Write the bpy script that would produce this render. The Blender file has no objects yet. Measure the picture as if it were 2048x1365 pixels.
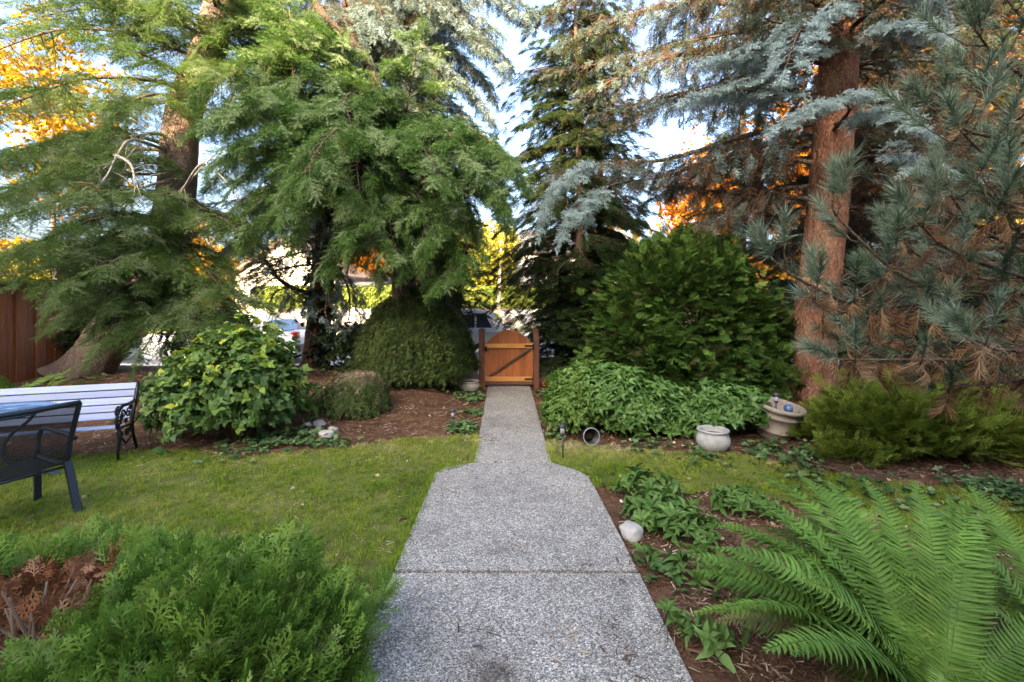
import bpy, math, random
import numpy as np
from mathutils import Vector, noise as mnoise

# ------------------------------------------------------------------ camera, sky, sun, exposure
sc = bpy.context.scene
COL = sc.collection
F, CX, CY, H = 910.2, 1024.0, 600.0, 1.8
cam_d = bpy.data.cameras.new('camera')
cam_d.lens = 16.0; cam_d.sensor_width = 36.0
cam_d.shift_y = -82.5 / 2048.0
cam_d.clip_end = 2000.0
cam = bpy.data.objects.new('camera', cam_d)
cam.location = (0, 0, H); cam.rotation_euler = (math.radians(90), 0, 0)
COL.objects.link(cam); sc.camera = cam

SUN_EL, SUN_AZ = math.radians(20.0), math.radians(200.0)   # azimuth clockwise from +Y, behind the camera
world = bpy.data.worlds.new('World'); sc.world = world; world.use_nodes = True
wn = world.node_tree.nodes; wl = world.node_tree.links
sky = wn.new('ShaderNodeTexSky'); sky.sky_type = 'NISHITA'; sky.sun_disc = False
sky.sun_elevation = SUN_EL; sky.sun_rotation = SUN_AZ
sky.air_density = 0.9; sky.dust_density = 8.5; sky.ozone_density = 1.8; sky.altitude = 50
bg = wn['Background']; bg.inputs['Strength'].default_value = 0.15
wl.new(sky.outputs[0], bg.inputs['Color'])
sun_d = bpy.data.lights.new('sun', 'SUN'); sun_d.energy = 3.6; sun_d.angle = math.radians(0.6)
sun_d.color = (1.0, 0.74, 0.42)
sun = bpy.data.objects.new('sun', sun_d); COL.objects.link(sun)
sdir = Vector((math.sin(SUN_AZ)*math.cos(SUN_EL), math.cos(SUN_AZ)*math.cos(SUN_EL), math.sin(SUN_EL)))
sun.rotation_euler = sdir.to_track_quat('Z', 'Y').to_euler(); sun.location = sdir*60
vs = sc.view_settings
vs.view_transform = 'Standard'; vs.look = 'None'; vs.gamma = 1.0; vs.use_curve_mapping = False
vs.exposure = 2.95
sc.render.engine = 'CYCLES'
cy = sc.cycles
cy.max_bounces = 5; cy.diffuse_bounces = 4; cy.glossy_bounces = 2; cy.transmission_bounces = 4; cy.transparent_max_bounces = 8
cy.use_denoising = True; cy.caustics_reflective = False; cy.caustics_refractive = False
try:
    cy.denoiser = 'OPENIMAGEDENOISE'; cy.denoising_input_passes = 'RGB_ALBEDO_NORMAL'; cy.denoising_prefilter = 'NONE'
except Exception: pass
cy.sample_clamp_indirect = 6.0

rng = np.random.default_rng(7); random.seed(7)
A = np.array
def nrm(v):
    v = np.asarray(v, float); return v/np.maximum(np.linalg.norm(v, axis=-1, keepdims=True), 1e-9)
def P(u, v, Y): return A([(u-CX)/F*Y, Y, H-(v-CY)/F*Y])
def G(u, v, z=0.0): return P(u, v, F*(H-z)/(v-CY))
def px(*l): return A([P(*t) for t in l])
def sstep(a, b, x):
    t = np.clip((np.asarray(x, float)-a)/(b-a), 0, 1); return t*t*(3-2*t)
def hgt(x, y):
    x = np.asarray(x, float); y = np.asarray(y, float)
    m = sstep(5.3, 9.2, y)*sstep(-0.55, -2.0, x)*0.32 + sstep(6.0, 9.5, y)*sstep(0.6, 2.5, x)*0.18
    return m*(1-sstep(10.2, 12.2, y))

# ------------------------------------------------------------------ materials
def newmat(name):
    m = bpy.data.materials.new(name); m.use_nodes = True
    nt = m.node_tree; b = nt.nodes['Principled BSDF']
    return m, nt, b
def N(nt, t, **kw):
    n = nt.nodes.new(t)
    for k, v in kw.items(): setattr(n, k, v)
    return n
def ramp(nt, fac, stops, interp='LINEAR'):
    r = N(nt, 'ShaderNodeValToRGB'); r.color_ramp.interpolation = interp
    e = r.color_ramp.elements
    while len(e) < len(stops): e.new(0.5)
    for i, (p, c) in enumerate(stops):
        e[i].position = p; e[i].color = (*c, 1)
    nt.links.new(fac, r.inputs[0]); return r.outputs[0]
def coords(nt, kind='Object', scale=(1, 1, 1)):
    tc = N(nt, 'ShaderNodeTexCoord'); mp = N(nt, 'ShaderNodeMapping')
    mp.inputs['Scale'].default_value = scale
    nt.links.new(tc.outputs[kind], mp.inputs[0]); return mp.outputs[0]
def tnoise(nt, co, scale, detail=4, rough=.55):
    n = N(nt, 'ShaderNodeTexNoise'); n.inputs['Scale'].default_value = scale
    n.inputs['Detail'].default_value = detail; n.inputs['Roughness'].default_value = rough
    nt.links.new(co, n.inputs['Vector']); return n.outputs['Fac']
def tvor(nt, co, scale, feature='F1'):
    n = N(nt, 'ShaderNodeTexVoronoi', feature=feature); n.inputs['Scale'].default_value = scale
    nt.links.new(co, n.inputs['Vector']); return n
def bump(nt, b, h, strength=.5, dist=.01):
    n = N(nt, 'ShaderNodeBump'); n.inputs['Strength'].default_value = strength; n.inputs['Distance'].default_value = dist
    nt.links.new(h, n.inputs['Height']); nt.links.new(n.outputs[0], b.inputs['Normal'])
def mixc(nt, fac, a, b, blend='MIX'):
    n = N(nt, 'ShaderNodeMix', data_type='RGBA', blend_type=blend)
    for s, v in ((0, fac), (6, a), (7, b)):
        if hasattr(v, 'links') or hasattr(v, 'is_linked'): nt.links.new(v, n.inputs[s])
        elif s == 0: n.inputs[s].default_value = v
        else: n.inputs[s].default_value = (*v, 1)
    return n.outputs[2]
def plain(name, col, rough=.5, metal=0, var=.12, scale=8, spec=.5, bmp=0):
    m, nt, b = newmat(name); co = coords(nt)
    f = tnoise(nt, co, scale)
    c = ramp(nt, f, [(.3, tuple(x*(1-var) for x in col)), (.7, tuple(min(1, x*(1+var)) for x in col))])
    nt.links.new(c, b.inputs['Base Color'])
    b.inputs['Roughness'].default_value = rough; b.inputs['Metallic'].default_value = metal
    b.inputs['Specular IOR Level'].default_value = spec
    if bmp: bump(nt, b, tnoise(nt, co, scale*6), bmp, .01)
    return m
def foliage(name, stops, rough=.55, trans=.25, spec=.3):
    """colour picked per sprig from the ramp by its own 'tint'"""
    m, nt, b = newmat(name)
    a = N(nt, 'ShaderNodeAttribute', attribute_type='INSTANCER', attribute_name='tint')
    c = ramp(nt, a.outputs['Fac'], stops)
    nt.links.new(c, b.inputs['Base Color'])
    b.inputs['Roughness'].default_value = rough; b.inputs['Specular IOR Level'].default_value = spec*.45
    if trans:
        tr = N(nt, 'ShaderNodeBsdfTranslucent'); mx = N(nt, 'ShaderNodeMixShader'); mx.inputs[0].default_value = trans
        nt.links.new(c, tr.inputs['Color'])
        nt.links.new(b.outputs[0], mx.inputs[1]); nt.links.new(tr.outputs[0], mx.inputs[2])
        nt.links.new(mx.outputs[0], nt.nodes['Material Output'].inputs['Surface'])
    return m
def bark(name, c1, c2, c3, scale=1.0, bmp=.8):
    m, nt, b = newmat(name)
    co = coords(nt, 'Object', (1, 1, .38))
    w = tnoise(nt, co, 9*scale, 5)
    v = tvor(nt, co, 34*scale); v2 = tvor(nt, co, 34*scale, 'DISTANCE_TO_EDGE')
    big = tnoise(nt, coords(nt), 2.2*scale, 3)
    c = ramp(nt, w, [(.25, c1), (.5, c2), (.75, c3)])
    c = mixc(nt, .35, c, ramp(nt, v.outputs['Color'], [(0, c1), (1, c3)]))
    e = ramp(nt, v2.outputs['Distance'], [(0, (.45, .42, .4)), (.12, (1, 1, 1))])
    c = mixc(nt, .8, c, e, 'MULTIPLY')
    c = mixc(nt, ramp(nt, big, [(.5, (0, 0, 0)), (.75, (.4, .4, .4))]), c, (.16, .17, .11))
    nt.links.new(c, b.inputs['Base Color']); b.inputs['Roughness'].default_value = .9; b.inputs['Specular IOR Level'].default_value = .15
    mm = N(nt, 'ShaderNodeMath', operation='ADD'); nt.links.new(w, mm.inputs[0]); nt.links.new(v2.outputs['Distance'], mm.inputs[1])
    bump(nt, b, mm.outputs[0], bmp, .03)
    return m
def wood(name, c1, c2, scale=1.0, rough=.55, axis=2):
    m, nt, b = newmat(name); s = [14, 14, 14]; s[axis] = 1.2
    oi = N(nt, 'ShaderNodeObjectInfo')
    co = coords(nt, 'Object', tuple(x*scale for x in s))
    ad = N(nt, 'ShaderNodeVectorMath', operation='ADD'); nt.links.new(co, ad.inputs[0])
    mu = N(nt, 'ShaderNodeMath', operation='MULTIPLY'); mu.inputs[1].default_value = 37.0
    nt.links.new(oi.outputs['Random'], mu.inputs[0]); nt.links.new(mu.outputs[0], ad.inputs[1])
    f = tnoise(nt, ad.outputs[0], 2.0, 6, .65)
    c = ramp(nt, f, [(.3, c1), (.7, c2)])
    v = ramp(nt, oi.outputs['Random'], [(0, (.78, .78, .78)), (1, (1.12, 1.12, 1.12))])
    c = mixc(nt, 1.0, c, v, 'MULTIPLY')
    nt.links.new(c, b.inputs['Base Color']); b.inputs['Roughness'].default_value = rough
    bump(nt, b, f, .25, .004)
    return m

M = {}
# ------------------------------------------------------------------ object helpers
def tag(o, label=None, cat=None, group=None, kind=None):
    if label: o['label'] = label
    if cat: o['category'] = cat
    if group: o['group'] = group
    if kind: o['kind'] = kind
    return o
def empty(name, loc=(0, 0, 0), rz=0.0, label=None, cat=None, group=None, kind=None):
    o = bpy.data.objects.new(name, None); COL.objects.link(o); o.empty_display_size = .1
    o.location = loc; o.rotation_euler = (0, 0, rz); return tag(o, label, cat, group, kind)
class MB:
    """collects numpy geometry and becomes one mesh"""
    def __init__(s): s.v = []; s.f = []; s.n = 0
    def add(s, v, f):
        v = np.asarray(v, float).reshape(-1, 3); s.v.append(v)
        s.f += [tuple(int(i)+s.n for i in q) for q in f]; s.n += len(v); return s
    def box(s, c, size, R=None):
        c = A(c, float) if False else np.asarray(c, float); h = np.asarray(size, float)/2
        k = A([[x, y, z] for x in (-1, 1) for y in (-1, 1) for z in (-1, 1)])*h
        if R is not None: k = k@np.asarray(R).T
        return s.add(k+c, [(0, 1, 3, 2), (4, 6, 7, 5), (0, 4, 5, 1), (2, 3, 7, 6), (0, 2, 6, 4), (1, 5, 7, 3)])
    def bar(s, a, b, w, t, up=(0, 0, 1)):
        a = np.asarray(a, float); b = np.asarray(b, float); d = b-a; L = np.linalg.norm(d); x = d/L
        y = np.cross(up, x); y /= max(np.linalg.norm(y), 1e-6); z = np.cross(x, y)
        return s.box((a+b)/2, (L, w, t), np.stack([x, y, z], 1))
    def tube(s, pts, rad, n=8, cap=True):
        pts = np.asarray(pts, float); m = len(pts); rad = np.broadcast_to(np.asarray(rad, float), (m,))
        t = nrm(np.gradient(pts, axis=0))
        u = np.cross(t[0], (0, 0, 1.)); 
        if np.linalg.norm(u) < .2: u = np.cross(t[0], (1., 0, 0))
        us = []
        for i in range(m):
            u = u-t[i]*np.dot(u, t[i]); u = u/max(np.linalg.norm(u), 1e-9); us.append(u)
        us = A(us); w = np.cross(t, us); a = np.arange(n)*2*np.pi/n
        v = pts[:, None]+rad[:, None, None]*(np.cos(a)[None, :, None]*us[:, None]+np.sin(a)[None, :, None]*w[:, None])
        f = [(i*n+j, i*n+(j+1) % n, (i+1)*n+(j+1) % n, (i+1)*n+j) for i in range(m-1) for j in range(n)]
        if cap: f += [tuple(range(n))[::-1], tuple(range((m-1)*n, m*n))]
        return s.add(v.reshape(-1, 3), f)
    def lathe(s, prof, n=32, c=(0, 0, 0), R=None):
        a = np.arange(n)*2*np.pi/n; prof = np.asarray(prof, float); m = len(prof)
        v = np.stack([prof[:, None, 0]*np.cos(a), prof[:, None, 0]*np.sin(a), np.repeat(prof[:, 1:2], n, 1)], 2).reshape(-1, 3)
        if R is not None: v = v@np.asarray(R).T
        f = [(i*n+j, i*n+(j+1) % n, (i+1)*n+(j+1) % n, (i+1)*n+j) for i in range(m-1) for j in range(n)]
        return s.add(v+np.asarray(c, float), f)
    def prism(s, poly, z0, z1):
        p = np.asarray(poly, float); n = len(p)
        v = np.concatenate([np.c_[p, np.full(n, z0)], np.c_[p, np.full(n, z1)]])
        return s.add(v, [tuple(range(n))[::-1], tuple(range(n, 2*n))]+[(i, (i+1) % n, n+(i+1) % n, n+i) for i in range(n)])
    def mesh(s, name, mat=None, smooth=False):
        me = bpy.data.meshes.new(name); v = np.concatenate(s.v) if s.v else np.zeros((0, 3))
        me.from_pydata(v.tolist(), [], s.f)
        if mat: me.materials.append(mat)
        if smooth: me.polygons.foreach_set('use_smooth', [True]*len(me.polygons))
        me.update(); return me
    def obj(s, name, mat, parent=None, smooth=False, bevel=0, seg=2):
        o = bpy.data.objects.new(name, s.mesh(name, mat, smooth)); COL.objects.link(o)
        if parent is not None: o.parent = parent
        if bevel:
            b = o.modifiers.new('bevel', 'BEVEL'); b.width = bevel; b.segments = seg; b.limit_method = 'ANGLE'
        return o
def trimesh(name, v, tri, mat):
    me = bpy.data.meshes.new(name); v = np.asarray(v, np.float32); tri = np.asarray(tri, np.int32)
    me.vertices.add(len(v)); me.vertices.foreach_set('co', v.ravel())
    me.loops.add(tri.size); me.loops.foreach_set('vertex_index', tri.ravel())
    me.polygons.add(len(tri)); me.polygons.foreach_set('loop_start', np.arange(0, tri.size, 3, dtype=np.int32))
    if mat: me.materials.append(mat)
    me.update(calc_edges=True); return me
def place(o, parent):  # geometry given in world space, parent placed at a base
    o.parent = parent; o.matrix_parent_inverse = parent.matrix_basis.inverted() if hasattr(parent, 'matrix_basis') else o.matrix_parent_inverse
    return o
def rotm(eul):
    from mathutils import Euler
    return A(Euler(eul).to_matrix())

# ------------------------------------------------------------------ sprig templates (tiny meshes that get set along twigs)
class TP:
    def __init__(s): s.v = []; s.t = []; s.n = 0
    def tri(s, v):  # v (k,3,3)
        v = np.asarray(v, float).reshape(-1, 3); s.v.append(v); s.t.append(np.arange(len(v)).reshape(-1, 3)+s.n); s.n += len(v)
    def mesh(s, v, t): s.v.append(np.asarray(v, float)); s.t.append(np.asarray(t)+s.n); s.n += len(v)
    def needles(s, base, d, L, w):
        base = np.asarray(base, float); d = nrm(d); k = len(base)
        sd = nrm(np.cross(d, rng.normal(size=(k, 3))))*(np.broadcast_to(w, (k,))[:, None]/2)
        s.tri(np.stack([base-sd, base+sd, base+d*np.broadcast_to(L, (k,))[:, None]], 1))
    def shoot(s, a, b, n, L, w, ang=55, jit=12, sag=0.0):
        a = np.asarray(a, float); b = np.asarray(b, float); ax = nrm(b-a)
        t = np.sort(rng.random(n)); p = a+(b-a)*t[:, None]
        u = nrm(np.cross(ax, rng.normal(size=(n, 3))))
        an = np.radians(ang+rng.normal(size=n)*jit)*(1-.45*t**3)
        d = np.cos(an)[:, None]*ax+np.sin(an)[:, None]*u; d[:, 2] -= sag
        s.needles(p, d, L*(.75+.4*rng.random(n)), w)
    def stem(s, a, b, r):
        a = np.asarray(a, float); b = np.asarray(b, float); ax = nrm(b-a); u = nrm(np.cross(ax, (.3, .5, .8))); w = np.cross(ax, u)
        o = [u*math.cos(k)+w*math.sin(k) for k in (0, 2.09, 4.19)]
        v = [a+q*r for q in o]+[b+q*r*.4 for q in o]
        s.mesh(v, [(0, 1, 4), (0, 4, 3), (1, 2, 5), (1, 5, 4), (2, 0, 3), (2, 3, 5)])
    def leaf(s, p, d, up, L, W, fold=.25, curl=.25, wide=.4):
        d = nrm(d); sd = nrm(np.cross(up, d)); u = np.cross(d, sd)
        q = lambda x, y, z: np.asarray(p)+d*x*L+sd*y*W+u*z*L
        v = [q(0, 0, 0), q(wide*.45, -.36, fold*.3), q(wide*.45, .36, fold*.3), q(wide, -.5, fold*.35), q(wide, .5, fold*.35), q(wide, 0, 0),
             q(.78, -.26, fold*.1-curl*.25), q(.78, .26, fold*.1-curl*.25), q(.78, 0, -curl*.3), q(1, 0, -curl)]
        s.mesh(v, [(0, 5, 1), (0, 2, 5), (1, 5, 3), (2, 4, 5), (3, 5, 8), (3, 8, 6), (4, 8, 5), (4, 7, 8), (6, 8, 9), (7, 9, 8)])
    def build(s, name, mat):
        return bpy.data.objects.new(name, trimesh(name, np.concatenate(s.v), np.concatenate(s.t), mat))
def t_conifer(name, mat, L=.3, nside=8, sideL=.12, n_ax=45, n_sd=22, nl=.03, w=.0022, ang=55, droop=.15, sag=0.0, full=0):
    T = TP(); ax = lambda t: A([L*t, 0, -droop*L*t*t])
    T.stem(ax(0), ax(.5), .003); T.stem(ax(.5), ax(1), .002)
    T.shoot(ax(0), ax(.5), n_ax//2, nl, w, ang, sag=sag); T.shoot(ax(.5), ax(1), n_ax-n_ax//2, nl, w, ang, sag=sag)
    for k in range(nside):
        t = .1+.75*(k+.5*rng.random())/nside; sg = 1 if k % 2 else -1; l = sideL*(1.05-.6*t)*(.7+.5*rng.random())
        d = nrm(A([.75, sg*(.7+.3*rng.random()), rng.normal()*.22+(full*rng.normal())-droop*.6]))
        a = ax(t); b = a+d*l
        T.stem(a, b, .0018); T.shoot(a, b, n_sd, nl, w, ang, sag=sag)
    return T.build(name, mat)
def t_pine(name, mat, L=.2, n=150, nl=.10, w=.0028, ang=42, sag=0.0, jit=14):
    T = TP(); T.stem((0, 0, 0), (L, 0, 0), .005); T.shoot((L*.1, 0, 0), (L, 0, 0), n, nl, w, ang, jit, sag); return T.build(name, mat)
def t_twig(name, mat, L=.35, n=12, hang=.6):
    T = TP(); T.stem((0, 0, 0), (L, 0, -hang*.2*L), .004)
    for k in range(n):
        t = rng.random(); a = A([L*t, 0, -hang*.2*L*t*t]); d = nrm(A([.6, rng.normal()*.7, -hang+rng.normal()*.35])); l = L*(.25+.4*rng.random())
        T.stem(a, a+d*l, .0022)
        for j in range(4):
            q = a+d*l*rng.random(); T.stem(q, q+nrm(d+rng.normal(size=3)*.7)*l*.35, .0014)
    return T.build(name, mat)
def t_thuja(name, mat, L=.14, n=9, w=.0045):
    T = TP()
    def strip(a, d, l, ww, up):
        sd = nrm(np.cross(up, d)); a = np.asarray(a); b = a+d*l*.6+up*.02*l; c = a+d*l-up*.03*l
        T.mesh([a-sd*ww*.35, a+sd*ww*.35, b-sd*ww*.5, b+sd*ww*.5, c], [(0, 1, 3), (0, 3, 2), (2, 3, 4)]); return sd
    up0 = A([0, 0, 1.])
    strip((0, 0, 0), A([1., 0, 0]), L, w, up0)
    for k in range(n):
        t = .08+.85*k/n; sg = 1 if k % 2 else -1; l = L*(.62-.42*t)*(.8+.4*rng.random())
        d = nrm(A([.72, sg*.7, rng.normal()*.12])); up = nrm(up0+rng.normal(size=3)*.25); a = A([L*t, 0, 0])
        sd = strip(a, d, l, w, up)
        for j in range(4):
            q = a+d*l*(.2+.2*j); s2 = 1 if j % 2 else -1
            strip(q, nrm(d+sd*s2*.8+up*rng.normal()*.1), l*(.5-.08*j), w*.9, up)
    return T.build(name, mat)
def t_leaves(name, mat, n=6, L=.06, W=.035, stem=.05, spread=.9, fold=.3, curl=.25, rosette=False, wide=.45):
    T = TP(); T.stem((0, 0, 0), (stem, 0, 0), .002)
    for k in range(n):
        a = k*2.4+rng.random()*.5; t = (.4+.6*k/n) if not rosette else 1.0
        d = nrm(A([.45+.35*rng.random() if not rosette else .35+.5*rng.random(), math.cos(a)*spread, math.sin(a)*spread]))
        s = .75+.45*rng.random(); p = A([stem*t, 0, 0])
        up = nrm(A([1., 0, 0])-d*d[0]+rng.normal(size=3)*.25)
        T.leaf(p, d, up, L*s, W*s, fold, curl, wide)
    return T.build(name, mat)
def t_lace(name, mat, n=7, L=.055, w=.0045):
    T = TP()
    for k in range(n):   # each leaf is a hanging hand of thin lobes
        p = A([.02*k, rng.normal()*.02, rng.normal()*.015]); ax = nrm(A([.7, rng.normal()*.5, -.7+rng.normal()*.3]))
        sd = nrm(np.cross(ax, A([rng.normal()*.4, rng.normal()*.4, 1])))
        for j in range(-3, 4):
            an = j*.34+rng.normal()*.06; d = ax*math.cos(an)+sd*math.sin(an); d = nrm(d+A([0, 0, -.12*abs(j)]))
            l = L*(1-.11*abs(j))*(.8+.35*rng.random()); u = nrm(np.cross(d, (0.2, .3, 1)))*w/2; m = p+d*l*.45
            T.mesh([p, m-u, m+u, p+d*l-A([0, 0, .15*l])], [(0, 1, 2), (1, 3, 2)])
    T.stem((0, 0, 0), (.02*n, 0, 0), .0015)
    return T.build(name, mat)
def t_grass(name, mat, n=16, L=.04, w=.0028, rad=.035):
    T = TP()
    for k in range(n):
        p = A([rng.normal()*rad*.6, rng.normal()*rad*.6, 0]); a = rng.random()*6.28; ln = .25+.9*rng.random()
        d = nrm(A([math.cos(a)*ln, math.sin(a)*ln, 1])); l = L*(.5+.8*rng.random()); sd = A([-math.sin(a), math.cos(a), 0])*w/2
        m = p+d*l*.55; e = m+nrm(d+A([math.cos(a)*.6, math.sin(a)*.6, -.35]))*l*.5
        T.mesh([p-sd, p+sd, m-sd*.8, m+sd*.8, e], [(0, 1, 3), (0, 3, 2), (2, 3, 4)])
    return T.build(name, mat)
def t_litter(name, mat, n=8, L=.035, w=.004, rad=.06):
    T = TP()
    for k in range(n):
        p = A([rng.normal()*rad, rng.normal()*rad, .003+.006*rng.random()]); a = rng.random()*6.28; d = A([math.cos(a), math.sin(a), rng.normal()*.15])
        l = L*(.4+.9*rng.random()); sd = A([-d[1], d[0], rng.normal()*.3])*w*(.5+rng.random())
        T.mesh([p-sd, p+sd, p+d*l+sd*.6, p+d*l-sd*.6], [(0, 1, 2), (0, 2, 3)])
    return T.build(name, mat)

# ------------------------------------------------------------------ scatter: sprigs set on points with geometry nodes
_ng = {}
def ng_for(temps):
    key = tuple(t.name for t in temps)
    if key in _ng: return _ng[key]
    g = bpy.data.node_groups.new('sprigs', 'GeometryNodeTree')
    g.interface.new_socket('Geometry', in_out='INPUT', socket_type='NodeSocketGeometry')
    g.interface.new_socket('Geometry', in_out='OUTPUT', socket_type='NodeSocketGeometry')
    gi = g.nodes.new('NodeGroupInput'); go = g.nodes.new('NodeGroupOutput'); jn = g.nodes.new('GeometryNodeJoinGeometry')
    def attr(nm, ty):
        n = g.nodes.new('GeometryNodeInputNamedAttribute'); n.data_type = ty; n.inputs[0].default_value = nm
        return next(o for o in n.outputs if o.enabled and o.name == 'Attribute')
    rot = attr('rot', 'FLOAT_VECTOR'); scl = attr('scl', 'FLOAT'); var = attr('var', 'INT')
    for i, t in enumerate(temps):
        oi = g.nodes.new('GeometryNodeObjectInfo'); oi.inputs['Object'].default_value = t; oi.inputs['As Instance'].default_value = False
        cp = g.nodes.new('FunctionNodeCompare'); cp.data_type = 'INT'; cp.operation = 'EQUAL'
        ii = [s for s in cp.inputs if s.enabled]; g.links.new(var, ii[0]); ii[1].default_value = i
        ip = g.nodes.new('GeometryNodeInstanceOnPoints')
        g.links.new(gi.outputs[0], ip.inputs['Points']); g.links.new(cp.outputs[0], ip.inputs['Selection'])
        g.links.new(oi.outputs['Geometry'], ip.inputs['Instance']); g.links.new(rot, ip.inputs['Rotation']); g.links.new(scl, ip.inputs['Scale'])
        g.links.new(ip.outputs[0], jn.inputs[0])
    g.links.new(jn.outputs[0], go.inputs[0]); _ng[key] = g; return g
def eulers(d, up):
    x = nrm(d); y = nrm(np.cross(up, x)); z = np.cross(x, y)
    return np.stack([np.arctan2(y[:, 2], z[:, 2]), -np.arcsin(np.clip(x[:, 2], -1, 1)), np.arctan2(x[:, 1], x[:, 0])], 1)
def scatter(name, pos, d, up, scl, tint, var, temps, parent=None):
    n = len(pos); me = bpy.data.meshes.new(name); me.vertices.add(n)
    org = np.zeros(3) if parent is None else A(parent.location)
    me.vertices.foreach_set('co', (np.asarray(pos, np.float32)-org.astype(np.float32)).ravel())
    me.attributes.new('rot', 'FLOAT_VECTOR', 'POINT').data.foreach_set('vector', eulers(np.asarray(d, float), np.asarray(up, float)).astype(np.float32).ravel())
    me.attributes.new('scl', 'FLOAT', 'POINT').data.foreach_set('value', np.broadcast_to(scl, (n,)).astype(np.float32))
    me.attributes.new('tint', 'FLOAT', 'POINT').data.foreach_set('value', np.clip(np.broadcast_to(tint, (n,)), 0, 1).astype(np.float32))
    me.attributes.new('var', 'INT', 'POINT').data.foreach_set('value', np.broadcast_to(var, (n,)).astype(np.int32))
    for t in temps:
        if t.data.materials[0].name not in [m.name for m in me.materials]: me.materials.append(t.data.materials[0])
    o = bpy.data.objects.new(name, me); COL.objects.link(o)
    md = o.modifiers.new('sprigs', 'NODES'); md.node_group = ng_for(temps)
    if parent is not None: o.parent = parent
    o['kind'] = 'stuff'
    return o
class Sprigs:
    def __init__(s): s.p = []; s.d = []; s.u = []; s.s = []; s.t = []; s.v = []; s.limbs = MB()
    def add(s, p, d, u=(0, 0, 1), sc_=1.0, t=.5, v=0):
        s.p.append(p); s.d.append(d); s.u.append(u); s.s.append(sc_); s.t.append(t); s.v.append(v)
    def out(s, name, temps, parent): return scatter(name, s.p, s.d, s.u, A(s.s), A(s.t), A(s.v), temps, parent)

def smooth_curve(pts, step=.08):
    pts = np.asarray(pts, float)
    if len(pts) > 2:   # Catmull-Rom
        q = np.concatenate([[2*pts[0]-pts[1]], pts, [2*pts[-1]-pts[-2]]]); o = []
        for i in range(1, len(q)-2):
            for t in np.linspace(0, 1, 8, endpoint=False):
                a, b, c, e = q[i-1], q[i], q[i+1], q[i+2]
                o.append(.5*((2*b)+(-a+c)*t+(2*a-5*b+4*c-e)*t*t+(-a+3*b-3*c+e)*t**3))
        o.append(pts[-1]); pts = A(o)
    s = np.r_[0, np.cumsum(np.linalg.norm(np.diff(pts, axis=0), axis=1))]; n = max(3, int(s[-1]/step)+1)
    q = np.linspace(0, s[-1], n); return np.stack([np.interp(q, s, pts[:, k]) for k in range(3)], 1)
def arc(p, az, L, elev, droop, tipup=0.0, n=9):
    d = A([math.cos(az)*math.cos(elev), math.sin(az)*math.cos(elev), math.sin(elev)]); o = [np.asarray(p, float)]; h = L/n
    for k in range(n):
        o.append(o[-1]+d*h); d = d+A([rng.normal()*.05, rng.normal()*.05, (-droop if k < n*.65 else tipup)*h]); d = nrm(d)
    return A(o)
def bough(S, pts, r0=.03, side=.6, step=.09, ang=55, droop=.9, spr=.1, s0=.12, scl=1.0, nv=3, dead=0.0, dv=3, tint=.5, tj=.25, tipt=0.0, prof=.7, thin=0.0, spread=.5, bare_in=0.0, flat=.15):
    """a main limb with side branches, each carrying sprigs; S collects"""
    C = smooth_curve(pts); n = len(C); s = np.linspace(0, 1, n)
    Lm = np.linalg.norm(np.diff(C, axis=0), axis=1).sum()
    S.limbs.tube(C[::2] if n > 6 else C, np.linspace(r0, r0*.18, n)[::2] if n > 6 else np.linspace(r0, r0*.18, n), 6)
    T = nrm(np.gradient(C, axis=0)); k = 0; q = s0*Lm
    while q < Lm:
        f = q/Lm; i = min(n-1, int(f*(n-1))); p = C[i]; t = T[i]; sg = 1 if k % 2 else -1; k += 1
        q += step*(.6+.8*rng.random())
        if rng.random() < thin: continue
        hz = np.cross(t, (0, 0, 1.)); hz = nrm(hz) if np.linalg.norm(hz) > .1 else nrm(rng.normal(size=3)*A([1, 1, 0]))
        an = math.radians(ang+rng.normal()*10); d = nrm(math.cos(an)*t+math.sin(an)*hz*sg+A([0, 0, rng.normal()*flat]))
        L2 = side*(max(0.12, (1-f))**prof*.9+.1)*(.65+.6*rng.random())*min(1, .45+f*2.2)
        m = max(1, int(L2/spr)); c = p.copy(); pl = [c.copy()]
        for j in range(m):
            c = c+d*spr; pl.append(c.copy()); g = (j+1)/m
            if g < bare_in*(1-f): d = nrm(d+A([0, 0, -droop*spr])); continue
            isd = rng.random() < dead*(1.15-g)
            sd = nrm(np.cross(d, (0, 0, 1.))) if abs(d[2]) < .97 else nrm(rng.normal(size=3))
            e = nrm(d+sd*(1 if j % 2 else -1)*spread*(.5+rng.random())+A([0, 0, rng.normal()*.12-.05]))
            u = A([0, 0, 1.])+rng.normal(size=3)*.3
            S.add(c-d*spr*.4, e, u, scl*(.75+.45*rng.random())*(1-.25*g), tint+rng.normal()*tj+tipt*g, (dv if np.isscalar(dv) else int(rng.choice(dv))) if isd else int(rng.integers(nv)))
            d = nrm(d+A([0, 0, -droop*spr])+rng.normal(size=3)*.06)
        S.add(c-d*spr*.5, d, A([0, 0, 1.])+rng.normal(size=3)*.2, scl*(.7+.3*rng.random()), tint+tipt+rng.normal()*tj, int(rng.integers(nv)))
        S.limbs.tube(A(pl), np.linspace(min(r0*.4, .011), .002, len(pl)), 3, cap=False)
    for j in range(2): S.add(C[-1]-T[-1]*.06*j, T[-1], (0, 0, 1), scl, tint+tipt, int(rng.integers(nv)))
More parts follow.
